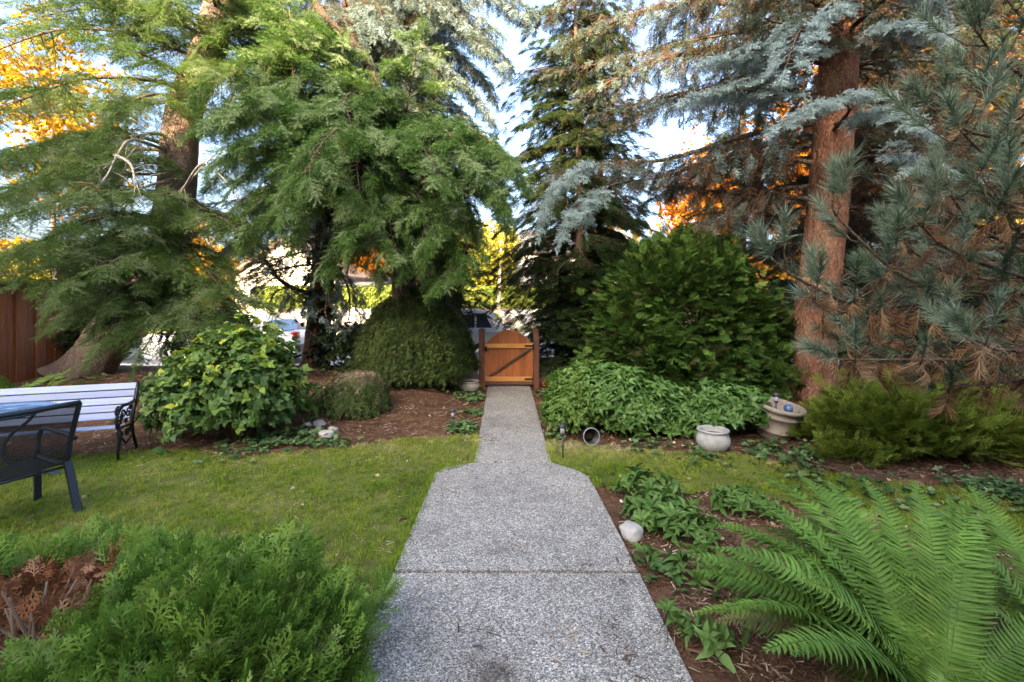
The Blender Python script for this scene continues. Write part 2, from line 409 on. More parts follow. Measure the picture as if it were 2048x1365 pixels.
def trunk_obj(name, pts, r0, r1, mat, parent, flare=.35, lump=.06, n=40, step=.06, power=1.0):
    C = smooth_curve(pts, step); m = len(C); f = np.linspace(0, 1, m); L = np.linalg.norm(np.diff(C, axis=0), axis=1).sum()
    r = r0+(r1-r0)*f**power; r = r*(1+flare*np.exp(-f*L/.25))
    T = nrm(np.gradient(C, axis=0)); u = nrm(np.cross(T, (0, 1., 0))); w = np.cross(T, u); a = np.arange(n)*2*np.pi/n
    org = A(parent.location); sd = random.random()*50
    V = np.zeros((m, n, 3))
    for i in range(m):
        ca = np.cos(a)[:, None]*u[i]+np.sin(a)[:, None]*w[i]; fl = math.exp(-f[i]*L/.3)
        k = A([1+lump*mnoise.noise(Vector((C[i][0]+c[0]*.9+sd, c[1]*3, C[i][2]*2.2)))+lump*.55*mnoise.noise(Vector((c[0]*9+sd, c[1]*9, C[i][2]*9)))+.18*fl*math.sin(5*b+sd) for c, b in zip(ca, a)])
        V[i] = C[i]+ca*(r[i]*k)[:, None]
    fc = [(i*n+j, i*n+(j+1) % n, (i+1)*n+(j+1) % n, (i+1)*n+j) for i in range(m-1) for j in range(n)]
    return MB().add(V.reshape(-1, 3)-org, fc).obj(name, mat, parent, True)
def limbs_obj(S, parent, mat, name='branchwork'):
    S.limbs.v = [x-A(parent.location) for x in S.limbs.v]
    o = S.limbs.obj(name, mat, parent, True); o['kind'] = 'stuff'; return o

# ================================================================== SETTING
def in_poly(x, y, poly):
    x = np.asarray(x, float); y = np.asarray(y, float); c = np.zeros(x.shape, bool); p = np.asarray(poly, float); j = len(p)-1
    for i in range(len(p)):
        k = ((p[i, 1] > y) != (p[j, 1] > y)) & (x < (p[j, 0]-p[i, 0])*(y-p[i, 1])/(p[j, 1]-p[i, 1]+1e-12)+p[i, 0]); c ^= k; j = i
    return c
def wob(x, y, s=1.0, a=.12):
    return a*(np.sin(x*5.1*s+y*3.3*s)+.6*np.sin(x*11.3*s-y*8.7*s+1)+.5*np.sin(x*23*s+y*19*s+2))/2
NB = [(-.50, 9.45), (-.418, 4.99), (.433, 4.99), (.375, 9.45)]                     # narrow walk
FL = [(-.418, 4.99), (-.56, 4.93), (-.70, 4.84), (-.795, 4.72), (-.79, 3.9), (-.78, 2.99), (.835, 2.99), (.81, 3.8), (.78, 4.58), (.70, 4.74), (.58, 4.87), (.433, 4.99)]
NR = [(-.78, 2.972), (-.775, .4), (.88, .4), (.836, 2.972)]
def on_path(x, y, m=0.0):
    hw = np.where(y > 4.99, .43, np.where(y > 4.66, .43+(4.99-y)*1.1, .80))+m
    return (np.abs(x-np.where(y > 4.99, .008-.017*(y-4.99), .01)) < hw) & (y < 9.6)
LAWN_L = [tuple(G(*q)[:2]) for q in ((-700, 1500), (-700, 935), (-100, 930), (100, 918), (250, 905), (330, 902), (480, 914), (600, 905), (700, 893), (800, 882), (900, 872), (960, 862), (952, 925), (870, 950), (787, 1150), (700, 1365), (500, 2200))]
LAWN_R = [tuple(G(*q)[:2]) for q in ((1098, 878), (1180, 894), (1300, 898), (1400, 908), (1500, 915), (1600, 935), (1700, 955), (1850, 975), (2060, 990), (2300, 1020), (2200, 1120), (1950, 1085), (1760, 1050), (1650, 1025), (1560, 1000), (1420, 988), (1300, 985), (1215, 985), (1180, 957), (1105, 930))]
def lawn_mask(x, y):
    w = wob(x, y); return (in_poly(x+w, y+w*.8, LAWN_L) | in_poly(x+w*.6, y+w*.6, LAWN_R)) & ~on_path(x, y, .0)

# ground: one sheet, fine near the garden, out to the horizon
def ground_mat():
    m, nt, b = newmat('needle_mulch_soil'); co = coords(nt)
    f = tnoise(nt, co, 1.1, 4); g = tnoise(nt, co, 38, 6, .7); v = tvor(nt, coords(nt, 'Object', (1, 1, 1)), 70)
    c = ramp(nt, g, [(.28, (.05, .024, .012)), (.5, (.15, .07, .034)), (.72, (.25, .13, .07))])
    c = mixc(nt, ramp(nt, f, [(.45, (0, 0, 0)), (.65, (.55, .55, .55))]), c, (.09, .055, .038))
    c = mixc(nt, .35, c, ramp(nt, v.outputs['Color'], [(0, (.06, .032, .02)), (1, (.26, .16, .1))]))
    nt.links.new(c, b.inputs['Base Color']); b.inputs['Roughness'].default_value = .95; b.inputs['Specular IOR Level'].default_value = .15
    bump(nt, b, g, .9, .02); return m
M['ground'] = ground_mat()
gx = np.unique(np.r_[-600, -200, -80, -40, -25, np.arange(-14, 14.01, .25), 25, 40, 80, 200, 600]); gy = np.unique(np.r_[-200, -60, -20, -8, np.arange(0, 14.01, .25), 20, 30, 45, 70, 120, 300, 900])
X, Y_ = np.meshgrid(gx, gy, indexing='ij'); Z = hgt(X, Y_)-.012+.012*np.sin(X*3.1+Y_*2.3)*(np.abs(X) < 12)*(Y_ < 12)*(Y_ > 5.5); Z = Z-.16*sstep(11.6, 12.4, Y_)
ni, nj = X.shape
fc = [(i*nj+j, (i+1)*nj+j, (i+1)*nj+j+1, i*nj+j+1) for i in range(ni-1) for j in range(nj-1)]
tag(MB().add(np.stack([X, Y_, Z], 2).reshape(-1, 3), fc).obj('ground', M['ground'], None, True), kind='structure')

# lawn: base sheet + blades
def lawn_mat():
    m, nt, b = newmat('lawn_turf'); co = coords(nt)
    f = tnoise(nt, co, 1.6, 5, .6); g = tnoise(nt, co, 60, 4, .7)
    c = ramp(nt, f, [(.38, (.11, .145, .03)), (.52, (.18, .20, .05)), (.66, (.33, .27, .12))])
    c = mixc(nt, .45, c, ramp(nt, g, [(.3, (.03, .035, .012)), (.7, (.17, .17, .06))]))
    nt.links.new(c, b.inputs['Base Color']); b.inputs['Roughness'].default_value = .95; b.inputs['Specular IOR Level'].default_value = .1
    bump(nt, b, g, 1.0, .02); return m
M['lawn'] = lawn_mat()
st = .05; gx = np.arange(-9, 7.5, st); gy = np.arange(1.4, 7.2, st); X, Y_ = np.meshgrid(gx, gy, indexing='ij')
mk = lawn_mask(X+st/2, Y_+st/2); idx = -np.ones(X.shape, int); vv = []; ff = []
def vid(i, j):
    if idx[i, j] < 0:
        idx[i, j] = len(vv); vv.append((X[i, j], Y_[i, j], .006+float(hgt(X[i, j], Y_[i, j]))+.008*math.sin(X[i, j]*7)*math.sin(Y_[i, j]*6)))
    return int(idx[i, j])
for i, j in zip(*np.nonzero(mk[:-1, :-1])): ff.append((vid(i, j), vid(i+1, j), vid(i+1, j+1), vid(i, j+1)))
tag(MB().add(vv, ff).obj('lawn', M['lawn'], None, True), kind='structure')
M['blade'] = foliage('grass_blade', [(0, (.09, .16, .012)), (.35, (.20, .29, .02)), (.65, (.33, .37, .05)), (.85, (.50, .43, .18)), (1, (.60, .50, .30))], .6, .3)
GR = [t_grass('grass_tuft', M['blade']), t_grass('grass_tuft', M['blade'], 12, .055, .003, .04), t_grass('grass_tuft', M['blade'], 20, .028, .0026, .045)]
n = 60000; gx = rng.uniform(-7, 6.5, n); gy = 1.9+5.2*rng.random(n)
pn = A([mnoise.noise(Vector((x*.8, y*.8, 3)))+.5*mnoise.noise(Vector((x*2.6, y*2.6, 9))) for x, y in zip(gx, gy)])
k = lawn_mask(gx, gy) & (np.abs(gx) < gy*1.25+.6) & (rng.random(n) < np.clip(1.12-.5*np.clip(pn, 0, 1)-.10*(gy-3), .12, 1))
gx, gy, pn = gx[k], gy[k], pn[k]
ne = 2600; ey_ = rng.uniform(2.1, 7.2, ne); es = rng.choice([-1, 1], ne); hw = np.where(ey_ > 4.99, .43, np.where(ey_ > 4.66, .43+(4.99-ey_)*1.1, .80)); ex_ = np.where(ey_ > 4.99, .008-.017*(ey_-4.99), .01)+es*(hw+.012*rng.normal(size=ne)+.008)
ke = ((es < 0) & (ey_ < 5.9)) | ((es > 0) & (ey_ > 4.35) & (ey_ < 5.7)); gx = np.r_[gx, ex_[ke]]; gy = np.r_[gy, ey_[ke]]; pn = np.r_[pn, rng.normal(size=ke.sum())*.3]
edge = sstep(4.5, 5.9, gy)
tint = .33+.48*pn+.34*edge+.14*(gx > 0)*rng.random(len(gx))+rng.normal(size=len(gx))*.15
o = scatter('lawn_grass', np.c_[gx, gy, hgt(gx, gy)+.004], np.c_[np.cos(gx*917), np.sin(gx*917), 0*gx], np.tile((0, 0, 1.), (len(gx), 1))+rng.normal(size=(len(gx), 3))*.18,
            .6+.6*rng.random(len(gx)), tint, rng.integers(0, 3, len(gx)), GR)
tag(o, 'short patchy lawn grass with dry straw-coloured areas', 'grass', kind='stuff')

# walk: three exposed aggregate slabs
def aggregate():
    m, nt, b = newmat('exposed_aggregate'); co = coords(nt, 'Object')
    v = tvor(nt, co, 125); e = tvor(nt, co, 125, 'DISTANCE_TO_EDGE'); v2 = tvor(nt, co, 270)
    sp = N(nt, 'ShaderNodeSeparateColor'); nt.links.new(v.outputs['Color'], sp.inputs[0])
    c = ramp(nt, sp.outputs[0], [(0, (.025, .03, .04)), (.28, (.07, .072, .078)), (.48, (.18, .178, .178)), (.66, (.36, .35, .335)), (.82, (.42, .38, .33)), (1, (.76, .745, .71))])
    c2 = ramp(nt, v2.outputs['Color'], [(0, (.16, .158, .155)), (1, (.42, .41, .395))])
    c = mixc(nt, ramp(nt, e.outputs['Distance'], [(.0, (1, 1, 1)), (.18, (0, 0, 0))]), c, c2)
    big = tnoise(nt, co, 1.3, 5, .6)
    c = mixc(nt, .8, c, ramp(nt, big, [(.28, (.80, .77, .71)), (.5, (1.17, 1.14, 1.06)), (.7, (1.38, 1.34, 1.25))]), 'MULTIPLY'); fine = tnoise(nt, co, 6, 6, .7); c = mixc(nt, .5, c, ramp(nt, fine, [(.35, (.7, .69, .65)), (.55, (1.1, 1.09, 1.07))]), 'MULTIPLY')
    # a damp leaf stain on the nearest slab
    vm = N(nt, 'ShaderNodeVectorMath', operation='DISTANCE'); vm.inputs[1].default_value = (-.10, 2.17, .02); nt.links.new(co, vm.inputs[0])
    nn = tnoise(nt, co, 9, 5); ad = N(nt, 'ShaderNodeMath', operation='MULTIPLY_ADD'); nt.links.new(nn, ad.inputs[0]); ad.inputs[1].default_value = .35; nt.links.new(vm.outputs['Value'], ad.inputs[2])
    c = mixc(nt, 1.0, c, ramp(nt, ad.outputs[0], [(.17, (.42, .38, .35)), (.40, (.95, .94, .93))]), 'MULTIPLY')
    nt.links.new(c, b.inputs['Base Color']); b.inputs['Roughness'].default_value = .7; b.inputs['Specular IOR Level'].default_value = .3
    bump(nt, b, e.outputs['Distance'], .5, .006); return m
M['agg'] = aggregate()
walk = empty('garden_walk', (0, 0, 0), kind='structure')
for poly in (NB, FL, NR):
    p = A(poly); c = p.mean(0); q = c+(p-c)*(1-.006)
    MB().prism(q, -.08, .022).obj('slab', M['agg'], walk, False, .006)

# street: pavement, kerb, road, verge
M['concrete'] = plain('pale_concrete', (.46, .44, .42), .85, 0, .1, 3, .2, .2)
M['asphalt'] = plain('worn_asphalt', (.30, .29, .29), .9, 0, .12, 1.5, .2, .3)
M['verge'] = plain('verge_turf', (.13, .15, .04), .95, 0, .35, 3, .1, .5)
def sheet(name, x0, x1, y0, y1, z, t, mat): return tag(MB().box(((x0+x1)/2, (y0+y1)/2, z-t/2), (x1-x0, y1-y0, t)).obj(name, mat), kind='structure')
sheet('pavement', -40, 40, 9.75, 12.6, -.0, .2, M['concrete'])
sheet('kerb', -60, 60, 12.603, 12.8, .0, .3, M['concrete'])
sheet('road', -120, 120, 12.80, 24.6, -.13, .1, M['asphalt'])
sheet('kerb', -60, 60, 24.603, 24.8, .02, .3, M['concrete'])
sheet('verge', -60, 60, 24.803, 60, .06, .25, M['verge'])

# ================================================================== FAR SIDE OF THE STREET
M['hedge'] = foliage('hedge_leaf', [(0, (.05, .085, .012)), (.5, (.12, .16, .025)), (1, (.22, .24, .04))], .5, .2)
M['hedge_core'] = plain('hedge_core', (.05, .07, .015), .9, 0, .3, 12)
LF = {}
def leafset(key, mat, **kw):
    LF[key] = [t_leaves(key+'_sprig', mat, **kw) for _ in range(3)]; return LF[key]
leafset('hedge', M['hedge'], n=9, L=.10, W=.06, stem=.1)
def shell(S, c, r, n, lump=.12, lo=-.25, out=1.0, upb=.35, sc_=1.0, nv=3, tint=.5, tj=.2, inner=.35, seed=0.0, topt=0.0, droop=0.0, fs=1.6):
    """sprigs through the outer part of an uneven dome"""
    c = np.asarray(c, float); r = np.asarray(r, float)
    for _ in range(n):
        d = nrm(rng.normal(size=3))
        if d[2] < lo: d[2] = -d[2]
        k = 1+lump*mnoise.noise(Vector(d*fs)+Vector((seed, 0, 0)))*2+lump*.7*mnoise.noise(Vector(d*fs*3.1)+Vector((seed, 5, 0)))
        q = k*(1-inner*rng.random()**1.8); p = c+d*r*q
        e = nrm(d*out/np.sqrt(r/r.mean())+A([0, 0, upb-droop])+rng.normal(size=3)*.3)
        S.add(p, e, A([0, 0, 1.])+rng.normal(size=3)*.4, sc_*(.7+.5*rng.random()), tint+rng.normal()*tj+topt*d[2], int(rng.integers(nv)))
t = empty('clipped_hedge', P(980, 640, 28.0)*A([1, 1, 0]), label='long clipped yellow-green hedge above a stone wall across the street', cat='hedge')
MB().box((-1.5, 0.45, 1.88), (26, .8, 1.1)).obj('stem_mass', M['hedge_core'], t)
n = 9000; a = np.c_[rng.uniform(-14.5, 11.5, n), np.where(rng.random(n) < .75, 0, rng.uniform(0, .9, n)), 0*np.arange(n)]
top = a[:, 1] > 0; a[:, 2] = np.where(top, 2.48+.05*rng.normal(size=n), 1.25+1.22*rng.random(n)); a[:, 1] += rng.normal(size=n)*.05
dd = np.where(top[:, None], (0, -.2, 1), (0, -1, .45))+rng.normal(size=(n, 3))*.45
scatter('foliage', a+A(t.location), dd, np.tile((0, 0, 1.), (n, 1))+rng.normal(size=(n, 3))*.3, .8+.5*rng.random(n), rng.random(n), rng.integers(0, 3, n), LF['hedge'], t)
M['stone'] = plain('pale_granite', (.42, .40, .37), .9, 0, .3, 5, .2, .6)
def stone_mesh(name, mat, sz, seed, lump=.22, sub=3):
    import bmesh
    bm = bmesh.new(); bmesh.ops.create_icosphere(bm, subdivisions=sub, radius=1)
    for v in bm.verts:
        k = 1+lump*mnoise.noise(v.co*1.3+Vector((seed, 0, 0)))*1.6+lump*.3*mnoise.noise(v.co*4+Vector((seed, 3, 0)))
        c = v.co*k; c = Vector([math.copysign(abs(x)**.75, x) for x in c]); v.co = Vector((c.x*sz[0], c.y*sz[1], c.z*sz[2]))
    me = bpy.data.meshes.new(name); bm.to_mesh(me); bm.free(); me.materials.append(mat)
    me.polygons.foreach_set('use_smooth', [True]*len(me.polygons)); return me
w = empty('stone_wall', (0, 27.2, .06), label='low wall of big pale boulders below the clipped hedge', cat='wall')
sm = [stone_mesh('boulder', M['stone'], (.72, .45, .6), s*7.3) for s in range(5)]
for i in range(22):
    o = bpy.data.objects.new('boulder', sm[i % 5]); COL.objects.link(o); o.parent = w
    o.location = (-14.2+i*1.22+rng.normal()*.08, rng.normal()*.08, .48+rng.normal()*.05); o.rotation_euler = (rng.normal()*.12, rng.normal()*.12, rng.choice([0, 3.14])+rng.normal()*.2); o.scale = (.95+.15*rng.random(), 1, .85+.35*rng.random())

def house(name, x, y, w, d, h, rh, rz, mats, label, wins, ridge_x=True, door=None, z=.06):
    t = empty(name, (x, y, z), rz, label, 'house')
    MB().box((0, d/2, h/2), (w, d, h)).obj('wall', mats[0], t)
    e = .45
    m = MB()
    if ridge_x:
        pr = [(-e, h-.12), (d/2, h+rh), (d+e, h-.12), (d+e, h+.06), (d/2, h+rh+.2), (-e, h+.06)]
        v = [(sx*(w/2+e), q[0], q[1]) for sx in (-1, 1) for q in pr]
    else:
        pr = [(-w/2-e, h-.12), (0, h+rh), (w/2+e, h-.12), (w/2+e, h+.06), (0, h+rh+.2), (-w/2-e, h+.06)]
        v = [(q[0], yy, q[1]) for yy in (-e, d+e) for q in pr]
    k = 6; m.add(v, [tuple(range(6)), tuple(range(6, 12))]+[(i, (i+1) % k, k+(i+1) % k, k+i) for i in range(k)]); m.obj('roof', mats[1], t)
    g = MB()
    if ridge_x: g.add([(sx*(w/2-.01), yy, zz) for sx in (-1, 1) for yy, zz in ((0, h), (d, h), (d/2, h+rh))], [(0, 1, 2), (3, 4, 5), (0, 1, 4, 3)])
    else: g.add([(xx, yy, zz) for yy in (.01, d-.01) for xx, zz in ((-w/2, h), (w/2, h), (0, h+rh))], [(0, 1, 2), (3, 4, 5), (0, 1, 4, 3)])
    g.obj('gable', mats[0], t)
    for (wx, wz, ww, wh) in wins:
        f = MB()
        for sx in (-1, 1): f.box((wx+sx*ww/2, -.03, wz), (.1, .1, wh+.1))
        for sz in (-1, 1): f.box((wx, -.03, wz+sz*wh/2), (ww+.2, .12, .1))
        f.box((wx, -.03, wz), (.06, .06, wh))
        fo = f.obj('window', mats[2], t); MB().box((wx, .0, wz), (ww, .04, wh)).obj('pane', mats[3], fo)
    if door: MB().box((door[0], -.02, door[1]/2), (door[2], .08, door[1])).obj('door', mats[4], t)
    return t
M['wall_a'] = plain('pale_stucco', (.58, .54, .52), .9, 0, .06, 2, .2, .1)
M['wall_b'] = plain('cream_siding', (.62, .56, .48), .85, 0, .06, 2, .2, .1)
M['roof_a'] = plain('slate_grey_roof', (.12, .12, .13), .85, 0, .2, 6, .2, .4)
M['trim'] = plain('white_trim', (.72, .71, .69), .5, 0, .05, 4)
M['door'] = plain('painted_door', (.18, .10, .07), .5, 0, .1, 4)
def glass():
    m, nt, b = newmat('window_glass'); b.inputs['Base Color'].default_value = (.03, .04, .05, 1); b.inputs['Roughness'].default_value = .05
    f = tnoise(nt, coords(nt), 1.5); nt.links.new(ramp(nt, f, [(.3, (.02, .025, .03)), (.7, (.06, .07, .08))]), b.inputs['Base Color']); return m
M['glass'] = glass()
HM = [M['wall_a'], M['roof_a'], M['trim'], M['glass'], M['door']]
house('house', 5.4, 37, 9, 9, 5.6, 2.2, 0, HM, 'pale stucco house with white trimmed windows above the clipped hedge', [(-2.6, 4.2, 1.5, 1.5), (.6, 4.2, 1.5, 1.5), (-2.6, 1.9, 1.6, 1.5), (.7, 1.9, 1.8, 1.5), (3.0, 4.2, 1.0, 1.4)], True, (3.2, 2.2, 1.0))
HM2 = [M['wall_b'], plain('brown_shingle_roof', (.20, .15, .12), .85, 0, .2, 6, .2, .4), M['trim'], M['glass'], M['door']]
house('house', -17.0, 34, 8, 9, 3.5, 2.6, -.12, HM2, 'cream gabled house glimpsed behind the ivy covered trunk', [(-2, 1.9, 1.6, 1.4), (1.8, 1.9, 1.8, 1.4), (0, 4.3, 1.0, .9)], False, (0, 2.1, .95))
t = house('garage', -12.3, 33, 4.2, 6, 2.6, .35, .0, HM, 'low flat roofed pale garage beside the gabled house', [], True, (0, 2.1, 2.6)); t['category'] = 'garage'

# autumn trees over the street
def leaf_tree(name, base, h, cr, mat_key, label, cat='tree', n=2200, trunk_r=.18, cz=.62, group=None, sc_=1.0, tint=.5, low=.35):
    base = A(base, float); t = empty(name, base, 0, label, cat, group)
    top = base+A([rng.normal()*.3, 0, h*.9])
    trunk_obj('trunk', [base, base+(top-base)*.5+A([rng.normal()*.15, 0, 0]), top], trunk_r, .03, M['bark_grey'], t, .3, .05, 14, .3)
    S = Sprigs(); c = base+A([0, 0, h*cz])
    for k in range(16):
        a = rng.random()*6.28; z = base+A([0, 0, h*(low+.5*rng.random())]); q = z+A([math.cos(a)*cr[0]*.75, math.sin(a)*cr[0]*.75, h*.15*(.3+rng.random())])
        S.limbs.tube(A([z, (z+q)/2+A([0, 0, .15]), q]), [trunk_r*.35, trunk_r*.2, .01], 5)
    nb = 15; bl = []
    for k in range(nb):
        d = nrm(rng.normal(size=3)); bl.append((c+d*A([cr[0], cr[0], cr[1]])*.62*(.6+.5*rng.random()), .34+.2*rng.random()))
    for k in range(nb): shell(S, bl[k][0], A([cr[0], cr[0], cr[1]])*bl[k][1], n//nb, .25, -1, 1, .1, sc_, 3, tint+rng.normal()*.12, .18, .75, k*3.1)
    limbs_obj(S, t, M['bark_grey']); S.out('crown', LF[mat_key], t); return t
M['bark_grey'] = bark('grey_bark', (.09, .075, .06), (.17, .14, .115), (.25, .22, .19), .8)
M['gold'] = foliage('gold_leaf', [(0, (.30, .16, .012)), (.5, (.46, .27, .018)), (1, (.55, .38, .03))], .5, .35)
M['amber'] = foliage('amber_leaf', [(0, (.25, .075, .008)), (.5, (.42, .15, .012)), (1, (.52, .25, .02))], .5, .35)
M['lime'] = foliage('lime_leaf', [(0, (.16, .17, .02)), (.5, (.30, .28, .03)), (1, (.42, .36, .05))], .5, .35)
for k in ('gold', 'amber', 'lime'): leafset(k, M[k], n=8, L=.22, W=.15, stem=.2)
for nm, b, h, cr, k, lb, nn, s in (
    ('maple_tree', (-30, 30, .06), 23, (5.0, 8), 'gold', 'tall golden maple rising over the wooden fence', 1500, 1.1),
    ('maple_tree', (-18.5, 25.6, .06), 6.5, (2.2, 2.8), 'gold', 'small bright yellow maple beside the leaning trunk', 1700, .8),
    ('maple_tree', (-13.5, 41, .06), 11, (4, 4.2), 'amber', 'amber maple behind the cream gabled house', 2000, 1.1),
    ('birch_tree', (-2.4, 32, .06), 7.0, (3.6, 3.0), 'lime', 'lime yellow birch standing over the clipped hedge', 3000, .8),
    ('maple_tree', (13.5, 33, .06), 12.5, (3.6, 5.2), 'amber', 'orange maple seen between the dark column tree and the reddish trunk', 2600, 1.0),
    ('maple_tree', (26, 28, .06), 24, (6, 9), 'amber', 'tall orange maple behind the reddish trunk and the pine', 3600, 1.2),
    ('maple_tree', (15.5, 22, .06), 15, (4.2, 5.5), 'amber', 'broad amber maple glinting between the two reddish trunks', 2600, 1.0),
    ('maple_tree', (22.5, 23, .06), 9, (3.6, 3.6), 'gold', 'golden maple glinting through the pine needles', 1800, .9),
    ('maple_tree', (17.5, 27, .06), 7, (2.8, 3), 'gold', 'low golden maple behind the two reddish trunks', 1500, .8),
    ('maple_tree', (-9, 50, .06), 17, (6, 7), 'amber', 'distant amber maple behind the blue spruce and garage', 2400, 1.3)):
    leaf_tree(nm, b, h, cr, k, lb, n=nn, sc_=s)
# a far row of lit trees closing the horizon
t = empty('distant_wood', (0, 68, 0), 0, 'far row of yellow and amber trees beyond the houses', 'woodland', kind='stuff'); S = Sprigs()
for i in range(16):
    b = A([-75+10*i+rng.normal()*2, 68+rng.normal()*6, 0]); hh = 9+5*rng.random(); S.limbs.tube(A([b, b+A([0, 0, hh*.6])]), [.25, .1], 6); s0_ = len(S.p)
    for k in range(9): shell(S, b+A([0, 0, hh*.52])+nrm(rng.normal(size=3))*A([3.2, 3.2, 3.0]), A([2.4, 2.4, 2.2]), 46, .25, -1, 1, .1, 2.6, 3, .5, .2, .75, k*3.1)
    for q in range(s0_, len(S.p)): S.v[q] += 3*(i % 3)
limbs_obj(S, t, M['bark_grey'], 'trunkwork'); S.out('crown', LF['gold']+LF['lime']+LF['amber'], t)
# young street tree with a pale pole-like trunk
M['pale_bark'] = bark('pale_bark', (.30, .25, .20), (.42, .36, .29), (.55, .48, .40), .8, .3)
b = A([-.78, 26.2, .06]); t = empty('street_tree', b, 0, 'young street tree with slim pale trunk before the clipped hedge', 'tree')
trunk_obj('trunk', [b, b+A([.05, 0, 2.4]), b+A([.18, 0, 5.2])], .13, .05, M['pale_bark'], t, .15, .03, 14, .2)
S = Sprigs()
for k in range(7):
    p = b+A([.14, 0, 3.8+.2*k]); bough(S, arc(p, rng.random()*6.28, 1.1, .6, .2), .02, .35, .2, 50, 0, .16, thin=.2)
limbs_obj(S, t, M['pale_bark']); S.out('crown', LF['lime'], t)

# parked cars
M['tyre'] = plain('black_rubber', (.02, .02, .02), .8, 0, .1, 10, .3)
M['rim'] = plain('alloy', (.5, .5, .52), .3, .9, .05, 5)
M['lamp_red'] = plain('tail_lamp', (.35, .02, .02), .2, 0, .1, 5)
M['lamp_clear'] = plain('head_lamp', (.7, .7, .72), .15, 0, .1, 5)
M['blacktrim'] = plain('black_trim', (.02, .02, .022), .4, 0, .1, 5)
def car(loc, rz, paint, label, L=4.6, W=1.82, Hh=1.62, suv=True):
    t = empty('parked_car', loc, rz, label, 'car', 'cars parked along the kerb')
    if suv:
        low = [(-2.25, .35), (-2.3, .75), (-2.2, 1.02), (-1.0, 1.08), (2.18, 1.06), (2.3, .9), (2.3, .4), (2.2, .3), (-2.1, .28)]
        cab = [(-1.15, 1.05), (-.45, 1.5), (-.1, 1.6), (1.3, 1.62), (1.75, 1.55), (2.15, 1.05)]
    else:
        low = [(-2.3, .32), (-2.34, .6), (-2.2, .82), (-1.05, .95), (2.1, .98), (2.3, .85), (2.32, .4), (2.2, .26), (-2.1, .24)]
        cab = [(-1.2, .93), (-.5, 1.32), (-.1, 1.42), (.9, 1.42), (1.35, 1.32), (1.95, .97)]
    def loft(poly, ins, nst=7):
        p = A(poly, float); zmin, zmax = p[:, 1].min(), p[:, 1].max(); v = []
        for k in range(nst):
            y = -1+2*k/(nst-1); sh = 1-.05*abs(y)**4; yy = y*W/2
            f = (p[:, 1]-zmin)/(zmax-zmin); cx_ = p[:, 0].mean()
            v.append(np.c_[cx_+(p[:, 0]-cx_)*sh, yy*(1-ins*f), p[:, 1]-.03*abs(y)**4*f])
        v = np.concatenate(v); m = len(p)
        fcs = [(k*m+i, k*m+(i+1) % m, (k+1)*m+(i+1) % m, (k+1)*m+i) for k in range(nst-1) for i in range(m)]
        return MB().add(v, fcs+[tuple(range(m)), tuple(range((nst-1)*m, nst*m))])
    loft(low, .06).obj('body', paint, t, False, .05, 3)
    loft(cab, .2).obj('cabin', paint, t, False, .06, 3)
    zb, zt = cab[0][1], max(c[1] for c in cab)
    for s in (-1, 1):   # side windows
        for a, b_ in ((-.72, .25), (.32, 1.2), (1.26, 1.72)):
            z0, z1 = zb+.06, zt-.13; f0 = 1-.2*(z0-zb)/(zt-zb)+.004; f1 = 1-.2*(z1-zb)/(zt-zb)+.004
            k = .28 if a < -.5 else 0; k2 = .2 if b_ > 1.5 else 0
            v = [(a, s*W/2*f0, z0), (b_, s*W/2*f0, z0), (b_-k2, s*W/2*f1, z1), (a+k, s*W/2*f1, z1)]
            MB().add([(x, y, z) for x, y, z in v]+[(x, y-s*.03, z) for x, y, z in v], [(0, 1, 2, 3), (4, 5, 6, 7), (0, 1, 5, 4), (1, 2, 6, 5), (2, 3, 7, 6), (3, 0, 4, 7)]).obj('side_window', M['glass'], t)
        MB().box((-.85, s*(W/2+.09), zb+.07), (.14, .2, .13)).obj('mirror', M['blacktrim'], t, True, .03)
        MB().box((2.18, s*.72, .88), (.2, .24, .22)).obj('tail_light', M['lamp_red'], t, True, .03)
        MB().box((-2.2, s*.66, .74), (.16, .34, .15)).obj('headlight', M['lamp_clear'], t, True, .03)
        for x in (-1.4, 1.42):
            R = rotm((math.pi/2, 0, 0))
            wh = MB().lathe([(.0, -.1), (.3, -.1), (.34, -.07), (.34, .07), (.3, .1), (.0, .1)], 28, (x, s*(W/2-.09), .34), R).obj('wheel', M['tyre'], t, True)
            MB().lathe([(.0, -.115), (.2, -.115), (.21, -.1), (.21, .1), (.2, .115), (.0, .115)], 20, (x, s*(W/2-.09), .34), R).obj('rim', M['rim'], wh, True)
    a, b_ = cab[0], cab[1]; c, d = cab[-1], cab[-2]
    for nm, lo_, hi_, sx in (('windscreen', a, b_, -1), ('rear_window', c, d, 1)):
        v = []
        for q, f in ((.12, 1), (.95, 1)):
            x = lo_[0]+(hi_[0]-lo_[0])*q+sx*.015; z = lo_[1]+(hi_[1]-lo_[1])*q+.012
            w_ = W/2*.86*(1-.15*q); v += [(x, -w_, z), (x, w_, z)]
        v = [v[0], v[1], v[3], v[2]]; MB().add(v+[(x-sx*.03, y, z-.02) for x, y, z in v], [(0, 1, 2, 3), (4, 5, 6, 7), (0, 1, 5, 4), (1, 2, 6, 5), (2, 3, 7, 6), (3, 0, 4, 7)]).obj(nm, M['glass'], t)
    MB().box((2.3, 0, .5), (.12, W*.9, .22)).obj('bumper', M['blacktrim'], t, False, .03); MB().box((-2.3, 0, .45), (.12, W*.9, .2)).obj('bumper', M['blacktrim'], t, False, .03)
    if suv:
        for s in (-1, 1): MB().tube([(-.3, s*.62, 1.6), (-.2, s*.62, 1.68), (1.3, s*.62, 1.69), (1.4, s*.62, 1.6)], .018, 6).obj('roof_rail', M['blacktrim'], t)
    return t
def carpaint(name, c):
    m = plain(name, c, .25, .0, .03, 2); m.node_tree.nodes['Principled BSDF'].inputs['Coat Weight'].default_value = .6; return m
